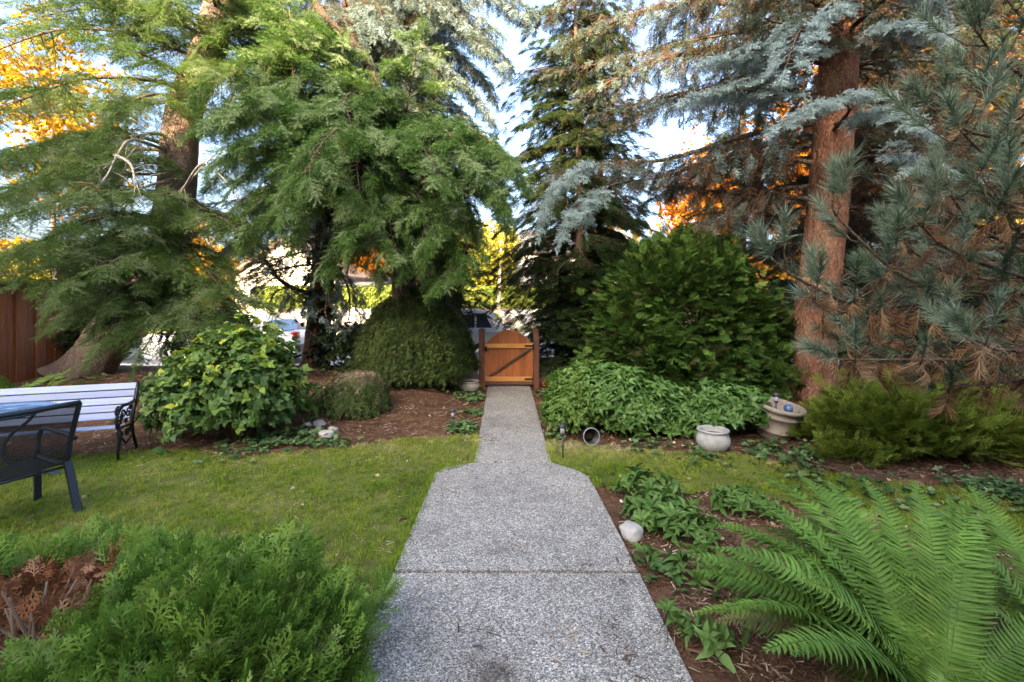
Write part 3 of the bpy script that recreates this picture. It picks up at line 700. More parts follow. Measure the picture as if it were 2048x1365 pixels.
M['silver'] = carpaint('silver_paint', (.62, .66, .72)); M['white'] = carpaint('white_paint', (.78, .80, .83))
car((-2.3, 14.2, -.13), 0, M['silver'], 'silver estate car with roof rails parked beyond the arched gate')
car((-8.6, 14.2, -.13), 0, M['white'], 'white low car parked beyond the ivy covered trunk', suv=False)
car((-14.3, 14.2, -.13), 0, carpaint('pale_grey_paint', (.5, .54, .58)), 'pale grey car parked beyond the leaning trunk', suv=False)

# unseen house behind the viewer: placed and sized so its roof shades the garden
hm = plain('grey_siding', (.5, .49, .47), .8, 0, .06, 2, .2, .1)
t = empty('home', (0, -8.0, 0), 0, 'unseen hip roofed house behind the viewer, sized to shade the garden', 'house')
MB().box((-3, -6, 4.0), (44, 11.4, 8.0)).obj('wall', hm, t)
MB().add([(-27, .4, 7.9), (21, .4, 7.9), (21, -12.4, 7.9), (-27, -12.4, 7.9), (-24, -6, 13.4), (18, -6, 13.4)], [(0, 1, 5, 4), (1, 2, 5), (2, 3, 4, 5), (3, 0, 4), (0, 3, 2, 1)]).obj('roof', M['roof_a'], t)

# ================================================================== GATE, FENCE
M['cedar'] = wood('stained_cedar_board', (.23, .066, .015), (.43, .135, .030))
M['cedar_l'] = wood('stained_cedar_rail', (.46, .20, .045), (.64, .31, .08), axis=0)
M['cedar_d'] = wood('dark_stained_post', (.10, .035, .015), (.17, .06, .025))
M['brace'] = wood('weathered_brace', (.075, .04, .022), (.13, .07, .038), axis=0)
M['iron'] = plain('black_iron', (.012, .012, .013), .35, .2, .2, 20, .5)
GY = 9.30
t = empty('garden_gate', (-.06, GY, 0), 0, 'arched cedar garden gate with diagonal brace at the end of the walk', 'gate')
x0, x1, nb = -.488, .488, 7; bw = (x1-x0)/nb
def archz(x): return .885+.30*(1-(x/.49)**2) if abs(x) < .49 else .885
for i in range(nb):
    a, b = x0+i*bw-.001, x0+(i+1)*bw+.001; top = [(x, archz(x)) for x in np.linspace(b, a, 6)]
    poly = [(a, .09), (b, .09)]+top; n = len(poly)
    v = [(x, .004*(i % 2), z) for x, z in poly]+[(x, .022+.004*(i % 2), z) for x, z in poly]
    MB().add(v, [tuple(range(n)), tuple(range(n, 2*n))[::-1]]+[(j, n+j, n+(j+1) % n, (j+1) % n) for j in range(n)]).obj('board', M['cedar'], t)
for z in (.185, .86): MB().box((0, -.022, z), (.972, .042, .088)).obj('rail', M['cedar_l'], t, False, .004)
MB().box((0, -.018, .10), (.97, .034, .06)).obj('bottom_rail', M['cedar_d'], t, False, .004)
MB().bar((-.40, -.019, .245), (.43, -.019, .80), .036, .085, (0, -1, 0)).obj('brace', M['brace'], t, False, .003)
for z in (.185, .86):
    h = MB().box((.40, -.046, z), (.17, .006, .035)); h.tube([(.49, -.05, z-.05), (.49, -.05, z+.05)], .012, 10)
    for k in range(3): h.tube([(.34+.05*k, -.048, z), (.34+.05*k, -.054, z)], .006, 8)
    h.obj('hinge', M['iron'], t)
MB().box((-.47, -.05, .80), (.05, .012, .10)).box((-.49, -.058, .80), (.10, .012, .02)).obj('latch', M['iron'], t)
for x, lb in ((-.613, 'square dark cedar post on the latch side of the gate'), (.495, 'square dark cedar post carrying the gate hinges')):
    p = empty('gate_post', (x, GY, 0), 0, lb, 'post', 'posts beside the garden gate')
    MB().box((0, 0, .56), (.115, .115, 1.22)).obj('shaft', M['cedar_d'], p, False, .005)
    MB().box((0, 0, 1.182), (.14, .14, .025)).add([(-.06, -.06, 1.196), (.06, -.06, 1.196), (.06, .06, 1.196), (-.06, .06, 1.196), (0, 0, 1.225)], [(0, 1, 4), (1, 2, 4), (2, 3, 4), (3, 0, 4)]).obj('cap', M['cedar_d'], p)
# low red timber stub right of the gate
t = empty('timber_edging', (.95, GY+.1, 0), 0, 'low reddish timber edging beside the hinge post', 'edging')
for k in range(2): MB().box((-.02, 0, .08+.13*k), (.62, .11, .12)).obj('beam', M['cedar'], t, False, .006)
M['fence'] = wood('red_brown_fence', (.20, .065, .024), (.36, .13, .05))
t = empty('board_fence', (-9.2, 9.7, 0), 0, 'dark red-brown board fence with cap rail behind the bench', 'fence')
for i in range(26):
    y = -.12-.178*i; hh = 2.06; MB().box((.0 if i % 2 else .024, y, hh/2+.02), (.022, .19, hh)).obj('board', M['fence'], t, False, .004)
for y in (-.02, -2.45, -4.7): MB().box((.05, y, 1.06), (.10, .10, 2.16)).obj('post', M['fence'], t, False, .006)
MB().box((.02, -2.35, 2.115), (.15, 4.8, .035)).obj('cap_rail', M['fence'], t, False, .004)
for z in (.35, 1.75): MB().box((-.035, -2.35, z), (.04, 4.7, .09)).obj('rail', M['fence'], t)

# ================================================================== SEATING ON THE LEFT
M['slat'] = wood('white_painted_slat', (.25, .30, .46), (.33, .39, .56), axis=0, rough=.5)
ang = math.radians(19.4); ex = A([math.cos(ang), math.sin(ang), 0]); ey = A([-math.sin(ang), math.cos(ang), 0])
t = empty('park_bench', (-4.46, 5.25, 0), ang, 'white slatted bench with ornate black iron ends on the lawn edge', 'bench')
BL = 1.55
# local: x along the bench (right end at 0), y backwards, z up
def slat(y, z, tilt, w=.076, th=.02):
    MB().box((-BL/2, y, z), (BL, w, th), rotm((tilt, 0, 0))).obj('slat', M['slat'], t, False, .005)
for k in range(4): slat(-.18+.080*k, .375-.012*k, -.12)
for k in range(5):
    f = k/4; slat(.125+.16*f, .445+.315*f, math.radians(66))
def curl(c, r, turns, a0, n=26, plane_x=0.0, sgn=1):
    o = []
    for k in range(n):
        f = k/(n-1); a = a0+sgn*turns*2*math.pi*f; o.append((plane_x, c[0]+r*(1-.75*f)*math.cos(a), c[1]+r*(1-.75*f)*math.sin(a)))
    return o
for xe in (.012, -BL-.012):
    e = MB()
    e.tube([(xe, .30, .80), (xe, .27, .70), (xe, .19, .52), (xe, .13, .38), (xe, .16, .22), (xe, .27, .0)], [.014, .018, .019, .02, .018, .016], 8)      # back leg
    e.tube([(xe, -.20, .0), (xe, -.21, .10), (xe, -.17, .22), (xe, -.21, .33), (xe, -.19, .37), (xe, .12, .34)], [.015, .016, .018, .02, .018, .018], 8)  # front leg + seat bar
    e.tube([(xe, -.22, .37), (xe, -.25, .46), (xe, -.20, .56), (xe, -.10, .60), (xe, .02, .59), (xe, .20, .60)], [.016, .018, .02, .02, .018, .014], 8)   # arm
    e.tube(curl((-.215, .555), .055, 1.2, 1.2, sgn=1, plane_x=xe), .012, 6); e.tube(curl((-.205, .40), .06, 1.2, 0, plane_x=xe), .012, 6)
    for cy_, cz_, r_ in ((-.08, .50, .06), (.04, .49, .055), (-.02, .42, .035), (-.14, .46, .035), (.1, .55, .03), (-.13, .29, .05), (0, .28, .05), (.09, .3, .035)):
        e.tube(curl((cy_, cz_), r_, 1.3, rng.random()*6, plane_x=xe, sgn=rng.choice([-1, 1])), .0095, 6)
    e.tube([(xe, -.12, .24), (xe, -.02, .15), (xe, .12, .2)], .012, 6)
    e.obj('iron_end', M['iron'], t, True)
M['tglass'] = None
def blueglass():
    m, nt, b = newmat('blue_tinted_glass'); co = coords(nt)
    b.inputs['Base Color'].default_value = (.22, .40, .62, 1); b.inputs['Roughness'].default_value = .08
    nt.links.new(ramp(nt, tnoise(nt, co, 2), [(.3, (.20, .37, .58)), (.7, (.25, .44, .66))]), b.inputs['Base Color'])
    tr = N(nt, 'ShaderNodeBsdfTransparent'); tr.inputs[0].default_value = (.62, .80, .95, 1); mx = N(nt, 'ShaderNodeMixShader'); mx.inputs[0].default_value = .45
    nt.links.new(b.outputs[0], mx.inputs[2]); nt.links.new(tr.outputs[0], mx.inputs[1]); nt.links.new(mx.outputs[0], nt.nodes['Material Output'].inputs['Surface']); return m
M['tglass'] = blueglass()
M['grey_iron'] = plain('grey_blue_iron', (.09, .11, .15), .4, .3, .2, 15)
t = empty('patio_table', (-4.98, 4.36, 0), .3, 'round blue glass patio table with scrolled iron base', 'table')
MB().lathe([(0, .715), (.455, .715), (.46, .72), (.455, .725), (0, .725)], 56).obj('glass_top', M['tglass'], t, True)
e = MB(); a = np.linspace(0, 2*np.pi, 50); e.tube(np.c_[.36*np.cos(a), .36*np.sin(a), 0*a+.70], .011, 8, False); e.tube(np.c_[.15*np.cos(a), .15*np.sin(a), 0*a+.70], .010, 8, False)
for k in range(8):
    b0 = k*np.pi/4; s = np.linspace(0, 1, 18); rr = .15+.21*s; aa = b0+.55*np.sin(s*np.pi); e.tube(np.c_[rr*np.cos(aa), rr*np.sin(aa), 0*s+.70], .008, 6); aa = b0-.55*np.sin(s*np.pi); e.tube(np.c_[rr*np.cos(aa), rr*np.sin(aa), 0*s+.698], .008, 6)
e.obj('scroll_ring', M['iron'], t, True)
for k in range(3):
    b0 = k*2.094+.35; c, s_ = math.cos(b0), math.sin(b0)
    pr = [(.30, .69), (.24, .60), (.12, .48), (.07, .34), (.12, .20), (.28, .10), (.40, .05), (.46, .02), (.44, .06), (.40, .07)]
    MB().tube([(r*c, r*s_, z) for r, z in smooth_curve(A([(r, 0, z) for r, z in pr]), .03)[:, [0, 2]]], .014, 8).obj('leg', M['grey_iron'], t, True)
M['frame'] = plain('charcoal_steel', (.025, .030, .045), .4, .3, .15, 10)
def sling():
    m, nt, b = newmat('sling_mesh'); co = coords(nt)
    b.inputs['Roughness'].default_value = .7
    nt.links.new(ramp(nt, tnoise(nt, co, 6), [(.3, (.012, .014, .022)), (.7, (.022, .025, .036))]), b.inputs['Base Color'])
    tr = N(nt, 'ShaderNodeBsdfTransparent'); mx = N(nt, 'ShaderNodeMixShader'); mx.inputs[0].default_value = .82   # open weave: part of the light passes
    nt.links.new(tr.outputs[0], mx.inputs[1]); nt.links.new(b.outputs[0], mx.inputs[2]); nt.links.new(mx.outputs[0], nt.nodes['Material Output'].inputs['Surface']); return m
M['sling'] = sling()
ca = math.radians(158.0)  # the way the chair faces
t = empty('patio_chair', (-3.95, 3.60, 0), ca, 'dark steel patio chair with mesh sling back beside the glass table', 'chair')
# local: x forward, y left (far side from the viewer is -y when facing -X ... both sides alike), z up
W2 = .33
for s in (-1, 1):
    MB().bar((-.02, s*W2, .42), (-.16, s*(W2+.01), 0), .055, .03, (1, 0, 0)).obj('leg', M['frame'], t, False, .004)
    MB().bar((.46, s*W2, .42), (.46, s*W2, 0), .05, .03, (1, 0, 0)).obj('leg', M['frame'], t, False, .004)
    MB().tube(smooth_curve(A([(.48, s*W2, .40), (.02, s*W2, .40), (-.07, s*W2, .62), (-.20, s*W2, .93)]), .06), .02, 8).obj('side_rail', M['frame'], t, True)
    MB().tube(smooth_curve(A([(-.09, s*(W2+.02), .62), (.10, s*(W2+.03), .635), (.38, s*(W2+.03), .645), (.47, s*(W2+.03), .62), (.49, s*(W2+.02), .55), (.46, s*W2, .42)]), .04), .019, 8).obj('armrest', M['frame'], t, True)
v = []; prof = smooth_curve(A([(.47, 0, .385), (.25, 0, .37), (.04, 0, .385), (-.03, 0, .47), (-.10, 0, .66), (-.20, 0, .93)]), .05)
for q in prof:
    for k in range(7): yy = -W2+2*W2*k/6; v.append((q[0]-.02*(1-(yy/W2)**2)*(q[2] > .45), yy, q[2]-.015*(1-(yy/W2)**2)*(q[2] < .45)))
MB().add(v, [(i*7+k, i*7+k+1, (i+1)*7+k+1, (i+1)*7+k) for i in range(len(prof)-1) for k in range(6)]).obj('sling', M['sling'], t, True)
MB().tube([(-.205+.02*abs(k)/3-.02, W2*k/3, .935) for k in range(-3, 4)], .022, 8).obj('top_rail', M['frame'], t, True)
MB().tube([(-.03, -W2, .38), (-.03, W2, .38)], .011, 8).obj('cross_bar', M['frame'], t, True)

# ================================================================== SMALL THINGS
M['lampmetal'] = plain('weathered_pewter', (.05, .052, .058), .45, .4, .2, 15)
def clearp():
    m, nt, b = newmat('ribbed_lens'); b.inputs['Roughness'].default_value = .2
    nt.links.new(ramp(nt, tnoise(nt, coords(nt), 9), [(.3, (.5, .52, .55)), (.7, (.6, .62, .65))]), b.inputs['Base Color'])
    tr = N(nt, 'ShaderNodeBsdfTransparent'); mx = N(nt, 'ShaderNodeMixShader'); mx.inputs[0].default_value = .45
    nt.links.new(tr.outputs[0], mx.inputs[1]); nt.links.new(b.outputs[0], mx.inputs[2]); nt.links.new(mx.outputs[0], nt.nodes['Material Output'].inputs['Surface']); return m
M['lens'] = clearp()
def path_light(p, h, label, tilt=0.0):
    t = empty('path_light', p, 0, label, 'garden light', 'solar lights along the walk'); t.rotation_euler = (tilt, tilt*.6, 0)
    MB().tube([(0, 0, -.03), (0, 0, h-.13)], .009, 8).obj('stake', M['lampmetal'], t, True)
    MB().lathe([(0, h-.135), (.016, h-.135), (.026, h-.115), (.024, h-.11), (0, h-.11)], 16).obj('collar', M['lampmetal'], t, True)
    MB().lathe([(0, h-.11), (.022, h-.11), (.027, h-.045), (0, h-.045)], 16).obj('lens', M['lens'], t, True)
    MB().lathe([(0, h-.045), (.036, h-.045), (.040, h-.035), (.034, h-.012), (.018, h), (0, h)], 20).obj('cap', M['lampmetal'], t, True)
path_light(G(905, 866), .33, 'dark solar path light in the mulch left of the walk', .02)
path_light(G(1126, 919), .40, 'grey solar path light on the lawn right of the walk', -.03)
path_light(G(1109, 873), .34, 'slim solar path light tucked against the light green bush', .0)
def pot_mat(name, c, d):
    m, nt, b = newmat(name); co = coords(nt); f = tnoise(nt, co, 7, 6, .65)
    nt.links.new(ramp(nt, f, [(.3, d), (.55, c), (.8, tuple(min(1, x*1.12) for x in c))]), b.inputs['Base Color']); b.inputs['Roughness'].default_value = .8; bump(nt, b, tnoise(nt, co, 40), .25, .005); return m
M['pot_white'] = pot_mat('weathered_white_clay', (.40, .395, .37), (.24, .23, .20)); M['pot_tan'] = pot_mat('tan_clay', (.33, .27, .21), (.20, .165, .13)); M['pot_beige'] = pot_mat('beige_clay', (.42, .37, .30), (.26, .22, .17))
M['soil'] = plain('potting_soil', (.05, .032, .022), .95, 0, .4, 40, .1, .6)
p = G(1426, 901); t = empty('round_pot', p, 0, 'weathered white round clay pot below the glossy bush', 'flower pot')
MB().lathe([(0, -.01), (.11, 0), (.155, .035), (.19, .10), (.193, .15), (.172, .20), (.162, .215), (.175, .235), (.184, .245), (.18, .257), (.155, .257), (.145, .23), (.148, .18), (0, .18)], 44).obj('vessel', M['pot_white'], t, True)
MB().lathe([(0, .182), (.145, .182), (.143, .19), (0, .2)], 24).obj('soil', M['soil'], t, True)
p = G(1546, 873); t = empty('ribbed_pot', p, 0, 'large tan clay pot with raised rings tilting beside the reddish trunk', 'flower pot'); t.rotation_euler = (.16, .13, 0)
MB().lathe([(0, .01), (.19, .01), (.195, .03), (.215, .10), (.232, .105), (.234, .125), (.222, .135), (.245, .29), (.262, .30), (.264, .32), (.25, .33), (.262, .385), (.29, .395), (.30, .42), (.295, .445), (.265, .447), (.25, .42), (.235, .28), (0, .27)], 52).obj('vessel', M['pot_tan'], t, True)
path_light(p+A([.03, -.02, .24]), .34, 'dark solar light stuck into the tan clay pot')
m, nt, b = newmat('blue_gazing_glass'); nt.links.new(ramp(nt, tnoise(nt, coords(nt), 12), [(.3, (.03, .07, .18)), (.7, (.12, .22, .38))]), b.inputs['Base Color']); b.inputs['Roughness'].default_value = .08; M['orb'] = m
o = MB().lathe([(0, -.055)]+[(.055*math.cos(a), .055*math.sin(a)) for a in np.linspace(-1.4, 1.4, 13)]+[(0, .055)], 24).obj('glass_ball', M['orb'], None, True); o.location = p+A([.155, -.08, .385]); tag(o, 'small blue glass ball resting in the tan clay pot', 'ornament')
p = P(938, 786, 8.7); p[2] = .02; t = empty('bowl_pot', p, 0, 'beige clay bowl beside the latch side gate post', 'flower pot')
MB().lathe([(0, 0), (.10, 0), (.17, .05), (.205, .13), (.205, .17), (.19, .19), (.20, .215), (.205, .225), (.2, .24), (.175, .235), (.165, .19), (0, .185)], 40).obj('vessel', M['pot_beige'], t, True); MB().lathe([(0, .188), (.163, .19), (.16, .2), (0, .205)], 20).obj('soil', M['soil'], t, True)
p = G(1182, 892)+A([0, .05, .105]); t = empty('black_pot', p, 0, 'black plastic nursery pot lying on its side under the light green bush', 'flower pot'); t.rotation_euler = (math.radians(80), 0, .15)
M['pot_black'] = plain('black_plastic', (.018, .018, .02), .45, 0, .3, 20); M['rimgrey'] = plain('scuffed_rim', (.22, .23, .25), .6, 0, .3, 20)
MB().lathe([(0, -.16), (.072, -.16), (.098, .04), (.094, .04), (.07, -.13), (0, -.13)], 36).obj('vessel', M['pot_black'], t, True); MB().lathe([(.094, .035), (.106, .035), (.108, .05), (.103, .055), (.095, .05)], 36).obj('rim', M['rimgrey'], t, True)
MB().lathe([(0, -.12), (.072, -.115), (.07, -.08), (.03, -.06), (0, -.055)], 18).obj('soil', M['soil'], t, True)
M['rock_w'] = plain('white_quartz', (.40, .38, .34), .85, 0, .25, 9, .2, .5); M['rock_g'] = plain('grey_cobble', (.22, .22, .215), .85, 0, .2, 9, .2, .4)
for u, v, s, mt, lb in ((640, 862, (.10, .075, .062), 'rock_g', 'smooth grey cobble beside the leafy bush'), (653, 879, (.085, .07, .058), 'rock_w', 'lichen white stone below the grey cobble'), (666, 870, (.062, .055, .045), 'rock_w', 'small cream stone right of the grey cobble'), (613, 862, (.065, .05, .04), 'rock_w', 'flat pale stone left of the grey cobble'), (1262, 1075, (.085, .065, .062), 'rock_w', 'broken white stone at the edge of the wide slab')):
    o = bpy.data.objects.new('garden_stone', stone_mesh('garden_stone', M[mt], s, u*.37, .28)); COL.objects.link(o); q = G(u, v); o.location = (q[0], q[1], s[2]*.62+float(hgt(q[0], q[1]))); o.rotation_euler = (.1, .15, u); tag(o, lb, 'stone', 'stones in the beds')

# ================================================================== TREES
M['twig'] = plain('dead_twig', (.13, .085, .055), .9, 0, .3, 6, .1)
M['twig_f'] = foliage('bare_twig', [(0, (.09, .05, .03)), (.6, (.17, .105, .065)), (1, (.24, .17, .12))], .9, 0)
M['bark_red'] = bark('red_brown_bark', (.07, .03, .018), (.17, .078, .046), (.30, .155, .10), .8, 1.0)
M['bark_scaly'] = bark('scaly_brown_bark', (.10, .065, .05), (.22, .155, .125), (.34, .26, .22), 1.1, 1.0)
M['bark_dark'] = bark('dark_bark', (.05, .035, .025), (.10, .07, .05), (.16, .12, .09), 1.0)
M['deodar'] = foliage('cedar_needle', [(0, (.04, .07, .014)), (.3, (.075, .135, .022)), (.55, (.10, .175, .035)), (.8, (.15, .225, .07)), (1, (.24, .30, .15))], .5, .25)
M['deodar_m'] = foliage('blue_green_cedar_needle', [(0, (.022, .052, .010)), (.3, (.05, .11, .018)), (.55, (.085, .17, .032)), (.8, (.145, .24, .07)), (1, (.27, .36, .17))], .5, .15)
M['deodar_y'] = foliage('yellowing_needle', [(0, (.10, .15, .02)), (1, (.22, .26, .04))], .5, .3)
M['spruce'] = foliage('blue_spruce_needle', [(0, (.05, .052, .026)), (.3, (.075, .09, .05)), (.55, (.115, .155, .125)), (.75, (.175, .24, .225)), (1, (.36, .46, .46))], .5, .15)
M['spruce_o'] = foliage('old_spruce_needle', [(0, (.06, .042, .02)), (.5, (.12, .09, .04)), (1, (.19, .15, .075))], .7, .1)
M['dark'] = foliage('dark_needle', [(0, (.016, .03, .01)), (.5, (.032, .054, .016)), (1, (.06, .095, .026))], .45, .15)
M['pine'] = foliage('pine_needle', [(0, (.05, .075, .04)), (.5, (.12, .17, .105)), (1, (.27, .34, .25))], .4, .12)
M['pine_d'] = foliage('dead_pine_needle', [(0, (.12, .06, .03)), (.5, (.22, .125, .06)), (1, (.34, .23, .13))], .7, .15)
TW = [t_twig('hanging_twig', M['twig_f'], .4, 12, 1.1), t_twig('hanging_twig', M['twig_f'], .35, 10, .5)]
DE = [t_conifer('cedar_sprig', M['deodar'], .42, 10, .22, 95, 50, .040, .0042, 56, .3, full=.3) for _ in range(3)]+[t_conifer('cedar_sprig', M['deodar_y'], .36, 9, .18, 70, 40, .038, .0042, 55, .35, full=.3), TW[0]]
DM = [t_conifer('cedar_sprig', M['deodar_m'], .40, 11, .21, 100, 56, .038, .0046, 56, .35, full=.35) for _ in range(3)]+[DE[3], TW[0]]
SP = [t_conifer('spruce_sprig', M['spruce'], .24, 8, .12, 90, 60, .024, .0046, 62, .25, full=.35) for _ in range(3)]+[t_conifer('spruce_sprig', M['spruce_o'], .30, 8, .15, 70, 46, .021, .0040, 50, .4, full=.4), TW[0], TW[1]]
DK = [t_conifer('yew_sprig', M['dark'], .22, 9, .11, 44, 28, .055, .0052, 45, .35, sag=.25) for _ in range(3)]+[TW[1]]
DF = [t_conifer('fir_sprig', M['dark'], .28, 10, .13, 50, 32, .028, .0048, 60, .25, full=.25) for _ in range(3)]+[TW[1]]
PN = [t_pine('pine_tuft', M['pine'], .24, 110, .13, .0070, 44), t_pine('pine_tuft', M['pine'], .18, 90, .12, .0070, 50), t_pine('pine_tuft', M['pine'], .28, 120, .135, .0070, 40), t_pine('dead_pine_tuft', M['pine_d'], .15, 45, .12, .0062, 35, .9), TW[1]]

def at_z(pts, z):   # point on a trunk polyline at height z
    C = smooth_curve(pts, .1); return C[np.argmin(np.abs(C[:, 2]-z))]

# --- leaning cedar on the left
TL = px((165, 750, 9.1), (235, 650, 9.0), (318, 545, 8.9), (350, 400, 8.8), (368, 230, 8.8), (420, 90, 8.8), (465, -120, 8.9), (500, -420, 9.0)); TL[0][2] = .2
t = empty('cedar_tree', TL[0], 0, 'big leaning cedar with scaly brown trunk rising behind the bench', 'tree')
trunk_obj('trunk', TL, .44, .22, M['bark_scaly'], t, .3, .07, 44, .06, .6)
S = Sprigs()
kw = dict(side=.9, step=.06, droop=1.3, spr=.15, nv=3, dead=.0, dv=3, tint=.44, tj=.26, tipt=.3, spread=.7, scl=1.0)
for pts in (
    [(335, 290, 8.8), (220, 262, 8.0), (90, 285, 7.3), (-40, 330, 6.9)], [(330, 330, 8.8), (240, 310, 7.8), (120, 340, 7.0), (-20, 400, 6.5)],
    [(345, 400, 8.7), (260, 380, 7.4), (120, 400, 6.6), (-30, 450, 6.2)], [(340, 440, 8.7), (230, 430, 7.2), (110, 470, 6.5), (0, 520, 6.2)],
    [(330, 500, 8.8), (240, 470, 7.4), (150, 510, 6.8), (60, 545, 6.6)], [(310, 550, 8.8), (240, 520, 7.6), (170, 550, 7.0), (110, 600, 6.8)],
    [(320, 540, 8.9), (300, 530, 7.8), (260, 560, 7.2), (215, 615, 7.0)], [(330, 480, 8.8), (380, 500, 8.0), (440, 570, 7.4), (530, 620, 7.2)],
    [(325, 530, 8.8), (380, 565, 8.0), (420, 600, 7.5), (470, 640, 7.3)], [(300, 565, 8.8), (300, 590, 7.9), (330, 620, 7.4), (250, 660, 7.2)],
    [(300, 570, 8.8), (320, 600, 8.0), (370, 630, 7.4), (420, 650, 7.2)], [(345, 420, 8.8), (300, 440, 8.0), (250, 480, 7.4), (200, 520, 7.2)],
    [(345, 380, 8.8), (410, 420, 8.2), (450, 440, 7.8), (500, 480, 7.6)], [(350, 350, 8.8), (180, 350, 8.6), (60, 380, 8.2), (-60, 420, 8.0)],
    [(340, 470, 9.0), (200, 480, 8.8), (70, 500, 8.4), (-60, 540, 8.2)], [(340, 300, 9.0), (180, 300, 9.2), (40, 320, 9.0), (-80, 330, 9)],
    [(325, 520, 9), (180, 560, 9), (60, 560, 8.6), (-30, 570, 8.4)], [(305, 560, 8.8), (240, 580, 7.9), (180, 610, 7.4), (120, 640, 7.2)], [(310, 555, 8.7), (270, 600, 7.6), (230, 640, 7.2), (190, 690, 7.0)], [(310, 555, 8.7), (300, 620, 7.7), (310, 660, 7.3), (280, 710, 7.2)], [(330, 500, 8.6), (280, 500, 7.4), (200, 530, 6.7), (130, 580, 6.5)]):
    bough(S, px(*pts), .035, **kw)
k2 = dict(kw, side=.95, step=.075, thin=.12, tint=.38, droop=1.6)
for pts in ([(405, 120, 8.8), (270, 70, 8.2), (120, 60, 7.8), (-30, 110, 7.6)], [(385, 180, 8.8), (290, 160, 8.0), (160, 160, 7.4), (20, 210, 7.2)], [(430, 60, 8.8), (330, 0, 8), (200, -30, 7.4), (60, -10, 7)],
            [(440, 20, 8.8), (420, -60, 7.6), (380, -60, 6.8), (330, 10, 6.4)], [(375, 210, 8.8), (330, 190, 8), (270, 200, 7.4), (210, 250, 7.2)], [(430, 60, 8.9), (300, 20, 9.6), (150, 20, 9.8), (0, 60, 10)],
            [(400, 140, 8.8), (450, 130, 8.0), (470, 170, 7.4), (450, 230, 7.0)], [(450, -30, 8.9), (250, -110, 9), (100, -100, 9), (-60, -40, 9)], [(380, 200, 9), (240, 210, 9.4), (90, 190, 9.4), (-50, 230, 9.6)]):
    bough(S, px(*pts), .04, **k2)
for k in range(26):   # upper crown, mostly above the frame
    z = 5.6+5*rng.random(); bough(S, arc(at_z(TL, z), rng.random()*6.28, 2.3*(1.15-z/14), .1, .25), .04, .7, .16, 55, 1.2, .14, scl=1.25, tint=.4, nv=3)
# dead grey branches by the trunk
DEADW = Sprigs()
for pts in ([(330, 300, 8.5), (265, 280, 7.6), (235, 310, 7.3), (215, 350, 7.1), (185, 385, 7.0)], [(345, 400, 8.4), (400, 340, 7.8), (440, 300, 7.6)], [(335, 270, 8.6), (300, 268, 8.2), (262, 272, 7.8)], [(350, 410, 8.4), (400, 330, 7.6), (440, 350, 7.5), (480, 400, 7.4)], [(230, 310, 7.3), (262, 330, 7.2), (270, 375, 7.1)], [(340, 360, 8.3), (280, 380, 7.8), (240, 430, 7.6)]):
    C = smooth_curve(px(*pts)); DEADW.limbs.tube(C, np.linspace(.032, .008, len(C)), 6)
    for k in range(9):
        i = int(rng.integers(2, len(C))); d = nrm(rng.normal(size=3)*A([1, .6, 1])+A([0, 0, -.5])); l = .25+.4*rng.random(); DEADW.limbs.tube(A([C[i], C[i]+d*l*.5, C[i]+d*l+A([rng.normal()*.06, 0, -.08])]), [.008, .005, .002], 4)
limbs_obj(DEADW, t, plain('bleached_deadwood', (.34, .31, .27), .9, 0, .2, 8, .1), 'dead_branchwork')
limbs_obj(S, t, M['bark_dark']); S.out('crown', DE, t)

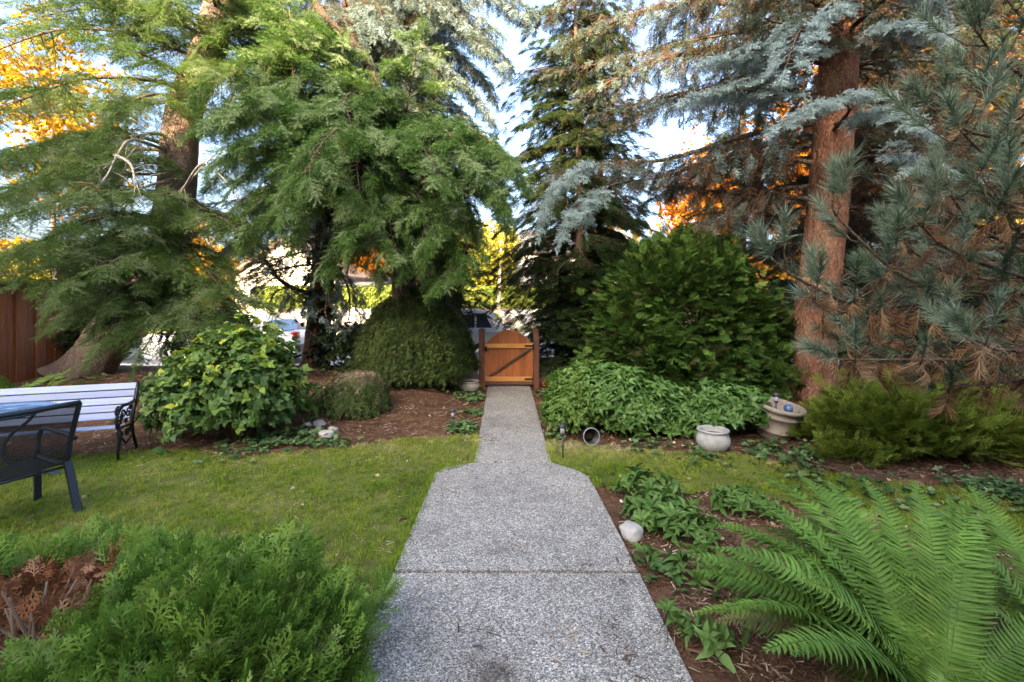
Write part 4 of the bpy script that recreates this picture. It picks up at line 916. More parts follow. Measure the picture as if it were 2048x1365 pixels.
# --- cedar in the middle: arching tiers before the spruce
TM = px((815, 735, 8.7), (800, 560, 8.6), (790, 400, 8.5), (775, 250, 8.3), (730, 120, 8.0), (655, 40, 7.8), (590, -60, 7.7)); TM[0][2] = .3
t = empty('cedar_tree', TM[0], 0, 'feathery green cedar with arching drooping tiers over the weeping maple', 'tree')
trunk_obj('trunk', TM, .19, .05, M['bark_dark'], t, .4, .05, 24, .08)
S = Sprigs(); kw = dict(side=.85, step=.05, droop=1.5, spr=.14, nv=3, dead=.04, dv=3, tint=.42, tj=.26, tipt=.32, spread=.7, scl=1.0, s0=.08)
for pts in (
    [(590, 170, 7.2), (583, 90, 7.15), (580, -10, 7.1)], [(770, 250, 8.3), (600, 200, 8.6), (500, 210, 8.8), (400, 260, 8.8)], [(780, 300, 8.4), (620, 290, 8.8), (500, 310, 9), (420, 370, 9)], [(760, 160, 8.1), (640, 60, 8.2), (520, 50, 8.3), (410, 100, 8.3)], [(790, 300, 8.0), (815, 210, 7.4), (835, 90, 7.2)],
    [(790, 290, 8.4), (900, 255, 7.6), (980, 285, 7.0), (1035, 345, 6.8)], [(795, 340, 8.4), (900, 300, 7.4), (970, 340, 6.9), (1010, 410, 6.7)],
    [(790, 260, 8.3), (860, 240, 7.4), (900, 270, 6.8), (950, 330, 6.5)], [(800, 400, 8.4), (880, 380, 7.5), (930, 440, 7.2), (925, 520, 7.1), (880, 560, 7.0)],
    [(790, 330, 8.3), (740, 290, 7.2), (715, 320, 6.6), (720, 390, 6.4)], [(780, 250, 8.3), (720, 190, 7.3), (690, 200, 6.8), (710, 270, 6.5)],
    [(770, 230, 8.2), (660, 160, 7.4), (560, 180, 7.0), (470, 250, 6.8)], [(780, 290, 8.3), (650, 240, 7.2), (540, 260, 6.7), (440, 320, 6.5)],
    [(780, 330, 8.3), (660, 300, 7.2), (600, 330, 6.6), (560, 420, 6.4)], [(785, 380, 8.4), (690, 350, 7.4), (630, 390, 7.0), (590, 470, 6.9)],
    [(760, 190, 8.1), (640, 120, 7.6), (520, 120, 7.4), (410, 190, 7.3)], [(770, 210, 8.2), (620, 210, 7.2), (500, 210, 6.6), (400, 250, 6.3)],
    [(790, 360, 8.4), (760, 360, 7.2), (740, 410, 6.7), (700, 480, 6.6)], [(790, 400, 8.4), (820, 380, 7.3), (850, 420, 6.8), (840, 500, 6.7)],
    [(780, 300, 8.3), (800, 270, 7.0), (840, 290, 6.4), (880, 350, 6.1)], [(790, 410, 8.4), (740, 420, 7.6), (690, 470, 7.3), (660, 540, 7.3)],
    [(800, 450, 8.5), (860, 460, 7.8), (880, 510, 7.6), (860, 570, 7.6)], [(800, 470, 8.5), (760, 460, 7.8), (750, 500, 7.6), (760, 550, 7.6)],
    [(700, 100, 8.0), (620, 70, 7.4), (560, 100, 7.1), (500, 170, 7.0)], [(780, 280, 8.4), (680, 330, 8.2), (580, 360, 8.2), (490, 420, 8.2)],
    [(790, 340, 8.5), (880, 340, 8.6), (960, 370, 8.6), (1010, 440, 8.6)], [(780, 250, 8.4), (880, 250, 8.8), (960, 280, 9), (1020, 340, 9.2)],
    [(785, 310, 8.3), (700, 260, 6.9), (650, 280, 6.2), (610, 350, 5.9)], [(785, 390, 8.4), (800, 400, 7.2), (780, 450, 6.8), (800, 520, 6.7)],
    [(780, 240, 8.2), (640, 260, 7.6), (560, 300, 7.3), (470, 370, 7.2)], [(790, 350, 8.4), (650, 370, 7.9), (560, 420, 7.7), (500, 480, 7.7)]):
    bough(S, px(*pts), .03, **kw)
limbs_obj(S, t, M['bark_dark']); S.out('crown', DM, t)

# --- blue spruce with the ivy trunk
TA = px((628, 735, 10.5), (634, 690, 10.5), (645, 560, 10.5), (660, 400, 10.5), (683, 180, 10.5), (698, 60, 10.5), (715, -160, 10.5), (735, -600, 10.5)); TA[0][2] = .1
t = empty('spruce_tree', TA[0], 0, 'tall blue spruce with ivy on its trunk between the two cedars', 'tree')
trunk_obj('trunk', TA, .28, .13, M['bark_red'], t, .3, .05, 36, .07)
S = Sprigs(); kb = dict(side=1.0, step=.045, droop=3.2, spr=.12, nv=3, dead=.34, dv=3, tint=.5, tj=.22, tipt=.3, spread=.55, scl=1.05)
for pts in (
    [(700, 60, 10.5), (800, 0, 9.6), (900, 10, 9.0), (990, 60, 8.8)], [(705, 0, 10.5), (850, -40, 9.2), (960, -20, 8.8), (1050, 40, 8.6)], [(700, 60, 10.5), (850, 40, 9.4), (940, 70, 9), (1010, 140, 8.9)], [(695, 100, 10.5), (830, 120, 9.8), (920, 160, 9.6), (985, 240, 9.6)], [(705, -20, 10.5), (820, -20, 8.8), (900, 20, 8.2), (960, 90, 8.0)], [(700, 40, 10.5), (760, 40, 8.8), (820, 70, 8.2), (850, 140, 8.0)], [(700, 50, 10.5), (680, 30, 8.8), (700, 60, 8.2), (730, 130, 8.0)], [(705, 20, 10.5), (820, -60, 9.8), (950, -50, 9.4), (1060, 20, 9.2)], [(690, 120, 10.5), (790, 90, 9.6), (860, 110, 9.0), (930, 170, 8.8)],
    [(700, 80, 10.5), (660, 20, 9.4), (640, 20, 8.8), (620, 60, 8.6)], [(700, 60, 10.5), (740, 10, 9.2), (760, 20, 8.6), (770, 70, 8.3)], [(700, 40, 10.5), (840, 20, 10.4), (950, 60, 10.4), (1020, 130, 10.4)],
    [(695, 90, 10.5), (840, 90, 10), (940, 130, 9.8), (990, 200, 9.8)], [(690, 130, 10.5), (820, 160, 10), (900, 200, 9.8), (960, 270, 9.8)], [(700, 30, 10.5), (600, -40, 9.6), (520, -30, 9.2), (450, 20, 9)],
    [(705, 10, 10.5), (790, -70, 9.2), (860, -60, 8.6), (920, 0, 8.4)], [(685, 170, 10.5), (780, 190, 9.8), (850, 230, 9.6), (900, 290, 9.6)], [(700, 60, 10.6), (800, 60, 11.4), (900, 100, 11.8), (980, 170, 12)],
    [(655, 420, 10.4), (560, 400, 9.4), (450, 440, 8.8), (350, 480, 8.5)], [(650, 470, 10.4), (560, 440, 9.2), (470, 480, 8.7), (420, 560, 8.5)], [(655, 400, 10.4), (570, 370, 9.2), (500, 390, 8.6), (440, 450, 8.4)],
    [(640, 600, 10.3), (560, 560, 9.6), (520, 510, 9.3), (470, 490, 9.1)], [(640, 590, 10.3), (570, 570, 9.4), (530, 520, 9.0), (480, 500, 8.8)],
    [(640, 560, 10.2), (655, 590, 9.2), (650, 620, 8.8), (655, 640, 8.7)], [(645, 520, 10.3), (690, 560, 9.8), (700, 620, 9.6), (690, 660, 9.5)],
    [(660, 390, 10.5), (760, 380, 10.2), (860, 410, 10.2), (940, 470, 10.2)], [(665, 350, 10.5), (780, 330, 10.6), (900, 350, 10.8), (1010, 410, 11)], [(655, 440, 10.5), (740, 440, 10.2), (800, 470, 10), (840, 540, 10)], [(675, 250, 10.5), (800, 240, 10.6), (920, 270, 10.8), (1030, 330, 11)]):
    big = pts[0][1] > 500
    bough(S, px(*pts), .05 if big else .04, **(dict(kb, thin=.45, bare_in=.6) if big else kb))
for k in range(46):   # dead lower twiggy whorls, then the crown above the frame
    z = 2.6+9*rng.random(); L = 2.6*(1.2-z/15); low = z < 4.6
    bough(S, arc(at_z(TA, z), rng.random()*6.28, L, -.05 if low else .05, .15), .03, .6, .15 if not low else .12, 60, 2.2, .16, scl=1.2, tint=.42, nv=3, dead=.9 if low else .4, dv=4 if low else 3, bare_in=.4)
limbs_obj(S, t, M['bark_dark']); S.out('crown', SP, t)
M['ivy'] = foliage('ivy_leaf', [(0, (.012, .028, .010)), (.6, (.03, .06, .02)), (1, (.06, .10, .035))], .35, .1, .5)
IV = leafset('ivy', M['ivy'], n=6, L=.075, W=.07, stem=.06, wide=.35)
C = smooth_curve(TA, .05); n = 1500; i = rng.integers(0, len(C), n); z = C[i, 2]; a = rng.random(n)*6.28; keep = (z > .95) & (z < 4.6) & (rng.random(n) < np.clip((z-.9)*1.2, 0, 1)); i, a = i[keep], a[keep]
d = np.c_[np.cos(a), np.sin(a), 0*a]; p = C[i]+d*(.27+.05*rng.random(len(a)))[:, None]
scatter('ivy', p, d+A([0, 0, -.5])+rng.normal(size=d.shape)*.4, np.tile((0, 0, 1.), (len(a), 1))+.2*d, .9+.5*rng.random(len(a)), rng.random(len(a)), rng.integers(0, 3, len(a)), IV, t)

# --- dark slender trees between gate and big shrub
for k, (base, hgt_, lb) in enumerate(((P(1158, 745, 9.9), 8.6, 'dark slender yew column with weeping needles beside the gate'), (P(1196, 745, 10.6), 8.0, 'thin dark fir close behind the yew column'), (P(1118, 745, 10.9), 7.6, 'narrow dark fir just past the hinge post'))):
    base[2] = .1; top = base+A([.1*(k-1), 0, hgt_]); TT = A([base, base+(top-base)*.5+A([.06, 0, 0]), top])
    t = empty('yew_tree' if k == 0 else 'fir_tree', base, 0, lb, 'tree')
    trunk_obj('trunk', TT, .12, .03, M['bark_dark'], t, .2, .05, 16, .1); S = Sprigs()
    nb = (230, 150, 150)[k]
    for j in range(nb):
        z = (.35 if k == 0 else .9)+(hgt_-.5)*rng.random()**(1.35 if k == 0 else .9); lo = k == 0 and z < 2.7
        L = (.85 if lo else 1.15+.45*rng.random())*(1.2-z/hgt_*.5)*(1.45 if k == 2 and z > 2.3 else 1)
        bough(S, arc(at_z(TT, z), rng.random()*6.28, L, .15 if lo else -.02, .5), .015, .32 if lo else .42, .09 if lo else .12, 50, 2.0, .11, scl=1.15 if lo else 1.0, tint=.45, tj=.25, nv=3, dead=.0 if lo else .22, dv=3, thin=0 if lo else .1)
    limbs_obj(S, t, M['bark_dark']); S.out('crown', DK if k == 0 else DF, t)

# --- blue spruce on the right, long drooping boughs
TB = px((1628, 842, 6.7), (1630, 760, 6.7), (1632, 600, 6.7), (1655, 430, 6.7), (1667, 260, 6.7), (1682, 60, 6.7), (1690, -200, 6.7), (1700, -700, 6.7)); TB[0][2] = .02
t = empty('spruce_tree', TB[0], 0, 'blue spruce with thick reddish trunk and long drooping boughs by the tan pot', 'tree')
trunk_obj('trunk', TB, .275, .21, M['bark_red'], t, .45, .075, 64, .03)
S = Sprigs(); kr = dict(side=.95, step=.05, droop=3.4, spr=.12, nv=3, dead=1.05, dv=(3, 3, 4, 5), tint=.28, tj=.22, tipt=.35, spread=.5, scl=1.0)
for pts in (
    [(1675, 60, 6.7), (1500, 10, 6.8), (1300, 20, 7.0), (1120, 90, 7.2)], [(1670, 130, 6.7), (1500, 100, 7), (1320, 120, 7.4), (1150, 200, 7.7)], [(1670, 200, 6.7), (1520, 175, 7.0), (1350, 190, 7.4), (1190, 230, 7.7)],
    [(1680, 0, 6.7), (1450, -60, 7.2), (1250, -50, 7.6), (1090, 30, 7.8)], [(1665, 240, 6.7), (1500, 270, 6.9), (1330, 320, 7.1), (1180, 330, 7.2), (1110, 350, 7.2)], [(1680, 30, 6.8), (1480, 60, 7.8), (1280, 110, 8.6), (1100, 150, 9)],
    [(1675, 100, 6.8), (1500, 150, 7.8), (1320, 210, 8.4), (1220, 260, 8.6)], [(1680, -30, 6.6), (1560, -60, 6), (1440, -30, 5.8), (1330, 40, 5.8)]):
    bough(S, px(*pts), .055, **kr)
kc = dict(side=.55, step=.045, droop=.9, spr=.085, nv=3, dead=0.04, dv=3, tint=.80, tj=.14, tipt=.25, spread=.8, scl=1.0, s0=.35)
for pts in ([(1668, 260, 6.5), (1700, 215, 5.8), (1640, 205, 5.4), (1555, 255, 5.2)], [(1670, 250, 6.5), (1740, 225, 5.8), (1800, 235, 5.4), (1850, 260, 5.2)], [(1680, 80, 6.5), (1780, 60, 5.7), (1840, 45, 5.3), (1890, 80, 5.1)],
            [(1680, 60, 6.5), (1640, 30, 5.7), (1600, 60, 5.3), (1570, 140, 5.1)], [(1680, 90, 6.6), (1590, 110, 6.0), (1500, 100, 5.7), (1420, 120, 5.6)], [(1680, 10, 6.5), (1720, -30, 5.8), (1800, -30, 5.4), (1880, 10, 5.2)],
            [(1680, 320, 6.5), (1800, 310, 5.8), (1880, 340, 5.4), (1930, 350, 5.2)], [(1670, 200, 6.5), (1560, 190, 6.2), (1460, 180, 6.0), (1380, 200, 5.9)], [(1265, 355, 7.2), (1210, 330, 7.0), (1150, 345, 6.9), (1100, 395, 6.9), (1080, 460, 6.9)], [(1265, 360, 7.2), (1200, 380, 7.0), (1150, 420, 6.9), (1120, 480, 6.9)], [(1240, 350, 7.2), (1180, 400, 7.1), (1170, 450, 7.1)]):
    bough(S, px(*pts), .028, **kc)
kd = dict(side=.9, step=.06, droop=1.8, spr=.13, nv=1, dead=1.2, dv=4, tint=.45, tj=.3, spread=.6, scl=1.1)
for pts in ([(1650, 330, 6.7), (1480, 310, 7.2), (1340, 350, 7.6), (1255, 365, 7.8)], [(1640, 400, 6.7), (1480, 388, 7.4), (1260, 366, 8.2)], [(1640, 370, 6.7), (1520, 390, 7.2), (1420, 440, 7.5), (1330, 490, 7.6)], [(1660, 290, 6.7), (1540, 300, 7.4), (1420, 340, 7.8), (1300, 400, 8)],
            [(1640, 440, 6.8), (1560, 430, 7.4), (1480, 460, 7.7), (1420, 500, 7.8)], [(1650, 360, 6.7), (1760, 350, 7.2), (1850, 390, 7.5), (1950, 420, 7.7)], [(1650, 420, 6.8), (1740, 420, 7.4), (1850, 460, 7.8), (1960, 480, 8)], [(1660, 250, 6.8), (1780, 280, 7.4), (1900, 330, 7.8), (2000, 380, 8)],
            [(1660, 300, 6.9), (1580, 330, 8), (1500, 380, 8.6), (1440, 430, 9)], [(1670, 150, 6.8), (1780, 160, 7.6), (1900, 210, 8), (2020, 260, 8.2)]):
    bough(S, px(*pts), .04, **kd)
for k in range(40):
    z = 4.6+6.5*rng.random(); bough(S, arc(at_z(TB, z), rng.random()*6.28, 2.6*(1.25-z/16), .05, .15), .04, .7, .14, 60, 2.4, .15, scl=1.25, tint=.35, nv=3, dead=.85, dv=(3, 4))
limbs_obj(S, t, M['bark_dark']); S.out('crown', SP, t)

# --- second reddish trunk behind, with its own dim crown
TC = px((1780, 800, 8.2), (1782, 700, 8.2), (1790, 500, 8.2), (1805, 250, 8.2), (1815, 0, 8.2), (1820, -500, 8.2)); TC[0][2] = .1
t = empty('spruce_tree', TC[0], 0, 'slimmer reddish spruce trunk standing behind the pine', 'tree')
trunk_obj('trunk', TC, .17, .12, M['bark_red'], t, .25, .05, 28, .08); S = Sprigs()
for k in range(60):
    z = 2.3+7*rng.random(); low = z < 4.4; bough(S, arc(at_z(TC, z), rng.random()*6.28, 2.4*(1.2-z/16), .0, .25), .03, .7, .12, 60, 2.2, .15, scl=1.3, tint=.3, nv=3, dead=.85 if low else .4, dv=4 if low else 3)
limbs_obj(S, t, M['bark_dark']); S.out('crown', SP, t)

# --- dim conifers closing the right-hand background and the gap behind the weeping maple
for u, Yd, hh, r, z0, nb, dead, lb in ((1480, 12.3, 9, 1.9, 2.0, 60, .75, 'dim twiggy spruce behind the big cypress shrub'), (1700, 11.0, 11, 2.3, 1.0, 90, .7, 'dim twiggy spruce behind the thick reddish trunk'), (1920, 10.3, 11, 2.3, .8, 90, .65, 'dim twiggy spruce behind the pine boughs'), (2120, 8.6, 10, 2.2, .8, 80, .55, 'dim spruce by the side boundary beyond the pine'),
                                      (880, 11.6, 4.6, 1.5, 1.5, 46, .45, 'dim cypress standing behind the weeping maple'), (820, 12.9, 11, 2.4, 3.6, 80, .55, 'tall dim spruce behind the ivy covered trunk')):
    b = P(u, 700, Yd); b[2] = -.02 if Yd > 10.5 else float(hgt(b[0], b[1])); TT = A([b, b+A([.05, 0, hh*.5]), b+A([.1, 0, hh])])
    t = empty('fir_tree', b, 0, lb, 'tree'); trunk_obj('trunk', TT, .13+.01*hh*.5, .04, M['bark_dark'], t, .25, .05, 18, .15); S = Sprigs()
    for k in range(nb):
        z = z0+(hh-z0-.3)*(k+rng.random())/nb; L = r*(1.1-.75*z/hh)*(.7+.5*rng.random()); isd = z < 4.5
        bough(S, arc(at_z(TT, z+b[2]), rng.random()*6.28, L, .05, .25), .025, .7, .12, 58, 2.0, .15, scl=1.35, tint=.35, tj=.25, nv=3, dead=dead if isd else .3, dv=3)
    limbs_obj(S, t, M['bark_dark']); S.out('crown', DF, t)

# --- pine reaching in from the right
TPn = A([[4.55, 3.75, 0], [4.6, 3.8, 1.2], [4.45, 3.75, 2.6], [4.6, 3.9, 4.2]])
t = empty('pine_tree', TPn[0], 0, 'long needled pine with browned lower needles spreading before the reddish trunks', 'tree')
trunk_obj('trunk', TPn, .15, .06, M['bark_scaly'], t, .3, .06, 24, .08); S = Sprigs()
def pine_bough(pts, r=.022, n=9, dead=.35, side=.5, up=.5, scl=1.0):
    C = smooth_curve(px(*pts), .06); S.limbs.tube(C, np.linspace(r, r*.35, len(C)), 6); T = nrm(np.gradient(C, axis=0))
    for k in range(n):
        f = .25+.75*(k+.5)/n; i = min(len(C)-1, int(f*len(C))); sg = 1 if k % 2 else -1
        h = nrm(np.cross(T[i], (0, 0, 1.))); d = nrm(T[i]*.7+h*sg*(.6+.3*rng.random())+A([0, 0, up*(.2+rng.random()*.8)])); l = side*(.35+.65*rng.random())*(1.1-.6*f)
        q = C[i]+d*l; mid = C[i]+d*l*.5+A([0, 0, -.04]); S.limbs.tube(A([C[i], mid, q]), [.008, .006, .004], 4)
        e = nrm(d+A([0, 0, up]))
        S.add(q, e, rng.normal(size=3), scl*(.85+.3*rng.random()), .55+rng.normal()*.22, int(rng.integers(3)))
        if rng.random() < .25: S.add(mid, nrm(d+A([0, 0, .3])+rng.normal(size=3)*.3), rng.normal(size=3), scl*(.75+.3*rng.random()), .4+rng.normal()*.2, int(rng.integers(3)))
        for _ in range(2):
            if rng.random() < dead: S.add(C[i]+(mid-C[i])*rng.random(), nrm(d*.4+A([0, 0, -.8])+rng.normal(size=3)*.3), rng.normal(size=3), .8+.4*rng.random(), rng.random(), 3)
            if rng.random() < dead: S.add(C[i], nrm(d+rng.normal(size=3)*.4), (0, 0, 1), .8, rng.random(), 4)
    for _ in range(2): S.add(C[-1], nrm(T[-1]+A([0, 0, up*1.2])+rng.normal(size=3)*.12), rng.normal(size=3), scl*1.05, .65, 0)
for pts, dd in (
    ([(2200, 640, 3.7), (1980, 590, 3.5), (1820, 560, 3.4), (1680, 440, 3.35), (1665, 400, 3.3)], .35), ([(2200, 620, 3.7), (1900, 610, 3.6), (1720, 610, 3.5), (1600, 560, 3.4), (1545, 520, 3.35)], .35),
    ([(2180, 700, 3.7), (1950, 690, 3.6), (1800, 650, 3.5), (1640, 610, 3.4), (1625, 570, 3.4)], .5), ([(2200, 600, 3.6), (2000, 540, 3.4), (1900, 500, 3.3), (1830, 440, 3.2)], .4),
    ([(2180, 720, 3.6), (1980, 720, 3.4), (1820, 720, 3.3), (1680, 720, 3.25)], .9), ([(2200, 560, 3.5), (2000, 480, 3.3), (1940, 440, 3.2), (1900, 390, 3.1)], .35),
    ([(2150, 300, 3.7), (2020, 280, 3.6), (1930, 260, 3.5), (1860, 215, 3.4)], .3), ([(2150, 200, 3.7), (2060, 160, 3.5), (1990, 110, 3.4), (1950, 60, 3.3)], .2), ([(2150, 400, 3.6), (2040, 350, 3.4), (1980, 320, 3.3), (1920, 260, 3.2)], .35),
    ([(2200, 700, 3.4), (2080, 700, 3.2), (2000, 700, 3.0), (1950, 680, 2.95)], .6), ([(2200, 660, 3.9), (2000, 640, 3.9), (1850, 620, 3.9), (1760, 560, 3.9)], .7), ([(2200, 560, 3.9), (2000, 560, 4), (1880, 540, 4), (1790, 470, 4)], .6),
    ([(2200, 740, 3.8), (2050, 760, 3.7), (1950, 770, 3.6), (1880, 780, 3.6)], 1.0), ([(2200, 480, 3.8), (2080, 430, 3.8), (2000, 400, 3.8), (1960, 350, 3.8)], .5), ([(2180, 520, 3.3), (2060, 480, 3.1), (2020, 430, 3.0), (2010, 380, 3)], .4),
    ([(2160, 100, 3.8), (2080, 60, 3.7), (2030, 20, 3.6), (2000, -30, 3.6)], .2), ([(2200, 680, 3.9), (1960, 700, 3.9), (1800, 700, 3.9), (1720, 680, 3.9)], .9), ([(2200, 250, 3.9), (2050, 240, 3.9), (1980, 200, 3.9), (1930, 150, 3.9)], .3)):
    pine_bough(pts, n=7, dead=dd)
for k in range(85):   # browned needle bundles caught on the lower boughs
    p = P(1640+400*rng.random(), 540+205*rng.random(), 3.3+.7*rng.random()); S.add(p, nrm(A([rng.normal()*.4, rng.normal()*.4, -1])), rng.normal(size=3), .8+.5*rng.random(), rng.random(), 3)
    S.limbs.tube(A([p+A([.25, .1, .12]), p+A([.1, .03, .07]), p]), [.006, .005, .003], 4)
    if k % 3 == 0: S.add(p+A([.1, 0, .05]), nrm(A([-.6, rng.normal()*.5, .4*rng.random()])), rng.normal(size=3), .9, .55+rng.normal()*.25, int(rng.integers(3)))
limbs_obj(S, t, M['bark_dark']); S.out('crown', PN, t)

# ================================================================== SHRUBS AND SMALL PLANTS
def stems(S, c, n, r, h, rad=.012):
    for k in range(n):
        a = rng.random()*6.28; q = A(c)+A([math.cos(a)*r[0]*rng.random()*.7, math.sin(a)*r[1]*rng.random()*.7, h*(.5+.4*rng.random())]); b = A(c)+A([rng.normal()*.06, rng.normal()*.06, 0])
        S.limbs.tube(A([b, (b+q)/2+A([rng.normal()*.04, rng.normal()*.04, .05]), q]), [rad, rad*.7, rad*.3], 5)
def bush(name, base, domes, temps, label, cat, bark_m, st=(12, (.5, .5), .6), **kw):
    base = A(base, float); t = empty(name, base, 0, label, cat); S = Sprigs(); stems(S, base, *st)
    for k, (off, r, n) in enumerate(domes): shell(S, base+A(off), r, n, seed=base[0]*3+k*4.7, **kw)
    limbs_obj(S, t, bark_m, 'stems'); S.out('foliage', temps, t); return t, S
M['thuja'] = foliage('cypress_spray', [(0, (.05, .045, .015)), (.15, (.03, .065, .012)), (.45, (.055, .115, .02)), (.75, (.09, .165, .03)), (1, (.14, .21, .045))], .5, .2)
M['thuja_b'] = foliage('bright_cypress_spray', [(0, (.06, .125, .018)), (.4, (.11, .21, .028)), (.75, (.17, .28, .045)), (1, (.25, .34, .09))], .5, .25)
M['thuja_d'] = foliage('browned_spray', [(0, (.13, .05, .022)), (.6, (.28, .12, .055)), (1, (.42, .25, .15))], .8, .1)
M['juniper'] = foliage('juniper_spray', [(0, (.08, .11, .014)), (.5, (.15, .205, .026)), (1, (.23, .28, .045))], .55, .2)
TH = [t_thuja('cypress_sprig', M['thuja'], .16, 12, .0080) for _ in range(3)]
TB_ = [t_thuja('cypress_sprig', M['thuja_b'], .15, 11, .0065) for _ in range(4)]+[t_thuja('browned_sprig', M['thuja_d'], .12, 9, .006) for _ in range(2)]
JU = [t_thuja('juniper_sprig', M['juniper'], .18, 12, .0075) for _ in range(3)]
M['hyd'] = foliage('hydrangea_leaf', [(0, (.045, .095, .03)), (.4, (.09, .165, .045)), (.7, (.135, .22, .05)), (.88, (.20, .30, .04)), (1, (.40, .42, .04))], .45, .25, .4)
HY = leafset('hydrangea', M['hyd'], n=3, L=.105, W=.076, stem=.06, spread=.9, fold=.15, curl=.3, wide=.4)
M['box'] = foliage('light_leaf', [(0, (.06, .12, .02)), (.5, (.12, .21, .04)), (1, (.20, .30, .075))], .4, .25, .4)
BX = leafset('boxleaf', M['box'], n=9, L=.042, W=.022, stem=.07, spread=.8, rosette=False)
M['laurel'] = foliage('glossy_leaf', [(0, (.04, .095, .018)), (.5, (.085, .17, .035)), (1, (.15, .25, .065))], .3, .2, .5)
LA = leafset('laurel', M['laurel'], n=5, L=.095, W=.040, stem=.05, spread=1.0, rosette=True, fold=.3, curl=.3)
M['lace'] = foliage('laceleaf', [(0, (.03, .05, .012)), (.5, (.06, .09, .022)), (.85, (.10, .125, .035)), (1, (.16, .13, .06))], .55, .25)
LC = [t_lace('laceleaf_sprig', M['lace'], 7, .07, .0065) for _ in range(3)]
M['lace2'] = foliage('pink_tan_laceleaf', [(0, (.045, .08, .02)), (.45, (.09, .125, .035)), (.7, (.20, .17, .085)), (1, (.36, .27, .18))], .6, .2)
LC2 = [t_lace('laceleaf_sprig', M['lace2'], 7, .055, .0045) for _ in range(3)]

# big evergreen shrub
b = P(1365, 860, 7.5); b[2] = .05
bush('cypress_shrub', b, [((0, 0, 1.2), (1.3, 1.0, 1.45), 6500), ((-.75, -.15, .8), (.8, .75, .9), 2400), ((.75, -.1, .9), (.8, .75, 1.0), 2400), ((0.15, 0, 2.2), (.55, .55, .55), 1200), ((-.4, -.55, .5), (.85, .6, .7), 2000), ((.75, -.4, .45), (.7, .6, .6), 1400), ((.75, .1, 1.9), (.4, .4, .45), 600)], TH,
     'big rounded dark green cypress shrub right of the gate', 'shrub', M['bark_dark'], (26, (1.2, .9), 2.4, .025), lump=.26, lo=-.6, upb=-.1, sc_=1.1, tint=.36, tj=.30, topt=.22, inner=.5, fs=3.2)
# light green small leaved bush + glossy bush
b = G(1172, 878); b[1] += .45
bush('light_leaved_bush', b, [((0, 0, .40), (.5, .45, .46), 2300), ((.38, -.05, .3), (.42, .40, .40), 1100), ((-.2, -.2, .22), (.32, .3, .3), 700)], BX, 'light green small leaved bush beside the hinge post', 'shrub', M['bark_dark'], (18, (.5, .4), .7), lump=.12, lo=-.4, sc_=1.1, tint=.55, inner=.45, upb=.5)
b = G(1310, 880); b[1] += .35
bush('glossy_bush', b, [((-.25, 0, .35), (.55, .4, .40), 900), ((.2, .05, .22), (.6, .4, .34), 900), ((.75, .0, .16), (.5, .35, .26), 600), ((-.55, -.05, .5), (.35, .35, .36), 420)], LA, 'glossy dark green bush with narrow leaves behind the white round pot', 'shrub', M['bark_dark'], (18, (.8, .4), .5), lump=.15, lo=-.4, sc_=1.1, tint=.5, inner=.45, upb=.5)
b = G(1430, 880); b = A([b[0]+.03, b[1]+.05, .0])
bush('glossy_bush', b, [((.1, .1, .40), (.38, .25, .2), 300), ((.45, .15, .36), (.28, .25, .18), 180), ((-.02, -.14, .30), (.17, .14, .10), 70)], LA, 'glossy leafy sprays arching over the white round pot', 'shrub', M['bark_dark'], (7, (.4, .3), .5), lump=.15, lo=-.5, sc_=1.15, tint=.5, inner=.5, upb=.4)
# hydrangea on the left
b = G(424, 902); b[1] += .5
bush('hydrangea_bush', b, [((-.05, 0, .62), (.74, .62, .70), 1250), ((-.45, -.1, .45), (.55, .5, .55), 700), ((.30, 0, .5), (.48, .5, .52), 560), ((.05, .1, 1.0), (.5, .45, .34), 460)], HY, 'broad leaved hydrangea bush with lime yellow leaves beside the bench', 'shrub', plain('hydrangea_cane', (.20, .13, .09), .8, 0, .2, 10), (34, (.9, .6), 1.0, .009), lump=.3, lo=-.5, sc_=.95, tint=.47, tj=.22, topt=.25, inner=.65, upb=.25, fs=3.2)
# weeping laceleaf maples
def lace_maple(name, base, r, h, n, temps, label, tint, topt, sc_):
    base = A(base, float); t = empty(name, base, 0, label, 'tree'); S = Sprigs()
    tr = A([base, base+A([.04*r, 0, h*.4]), base+A([-.05*r, 0, h*.75])]); trunk_obj('trunk', tr, .07*r, .04*r, M['bark_dark'], t, .3, .05, 14, .05)
    for k in range(int(46*(1 if r > .8 else .6))):
        a = rng.random()*6.28; L = r*(.7+.35*rng.random()); S.limbs.tube(arc(tr[2]-A([0, 0, h*.2*rng.random()]), a, L*1.15, .65, 1.6/r, 0), np.linspace(.02*r, .004, 10), 5)
    for k in range(n):
        a = rng.random()*6.28; f = math.sqrt(rng.random()); k2 = 1+.10*mnoise.noise(Vector((math.cos(a)*1.7, math.sin(a)*1.7, f*2+base[0])))*2
        rr = r*f*k2; prof = (1-f**2.6)**.55; lay = rng.random()
        z = h*(prof*(1-.13*lay)) if rng.random() < .72 else h*prof*(.25+.65*rng.random())
        z = max(z+h*.06*mnoise.noise(Vector((math.cos(a)*f*6, math.sin(a)*f*6, base[0]))), .10*h*(1+rng.random()))
        p = base+A([math.cos(a)*rr, math.sin(a)*rr, z]); d = A([math.cos(a)*(.3+f), math.sin(a)*(.3+f), -.25-1.1*f])+rng.normal(size=3)*.25
        S.add(p, d, A([0, 0, 1.])+rng.normal(size=3)*.3, sc_*(.75+.5*rng.random()), tint+rng.normal()*.17+topt*max(0, z/h-.62)*2.6, int(rng.integers(3)))
    limbs_obj(S, t, M['bark_dark']); S.out('crown', temps, t)
b = P(838, 760, 9.0); b[2] = float(hgt(b[0], b[1])); lace_maple('laceleaf_maple', b, 1.12, 1.72, 7500, LC, 'large weeping laceleaf maple dome left of the gate', .45, .06, 1.35)
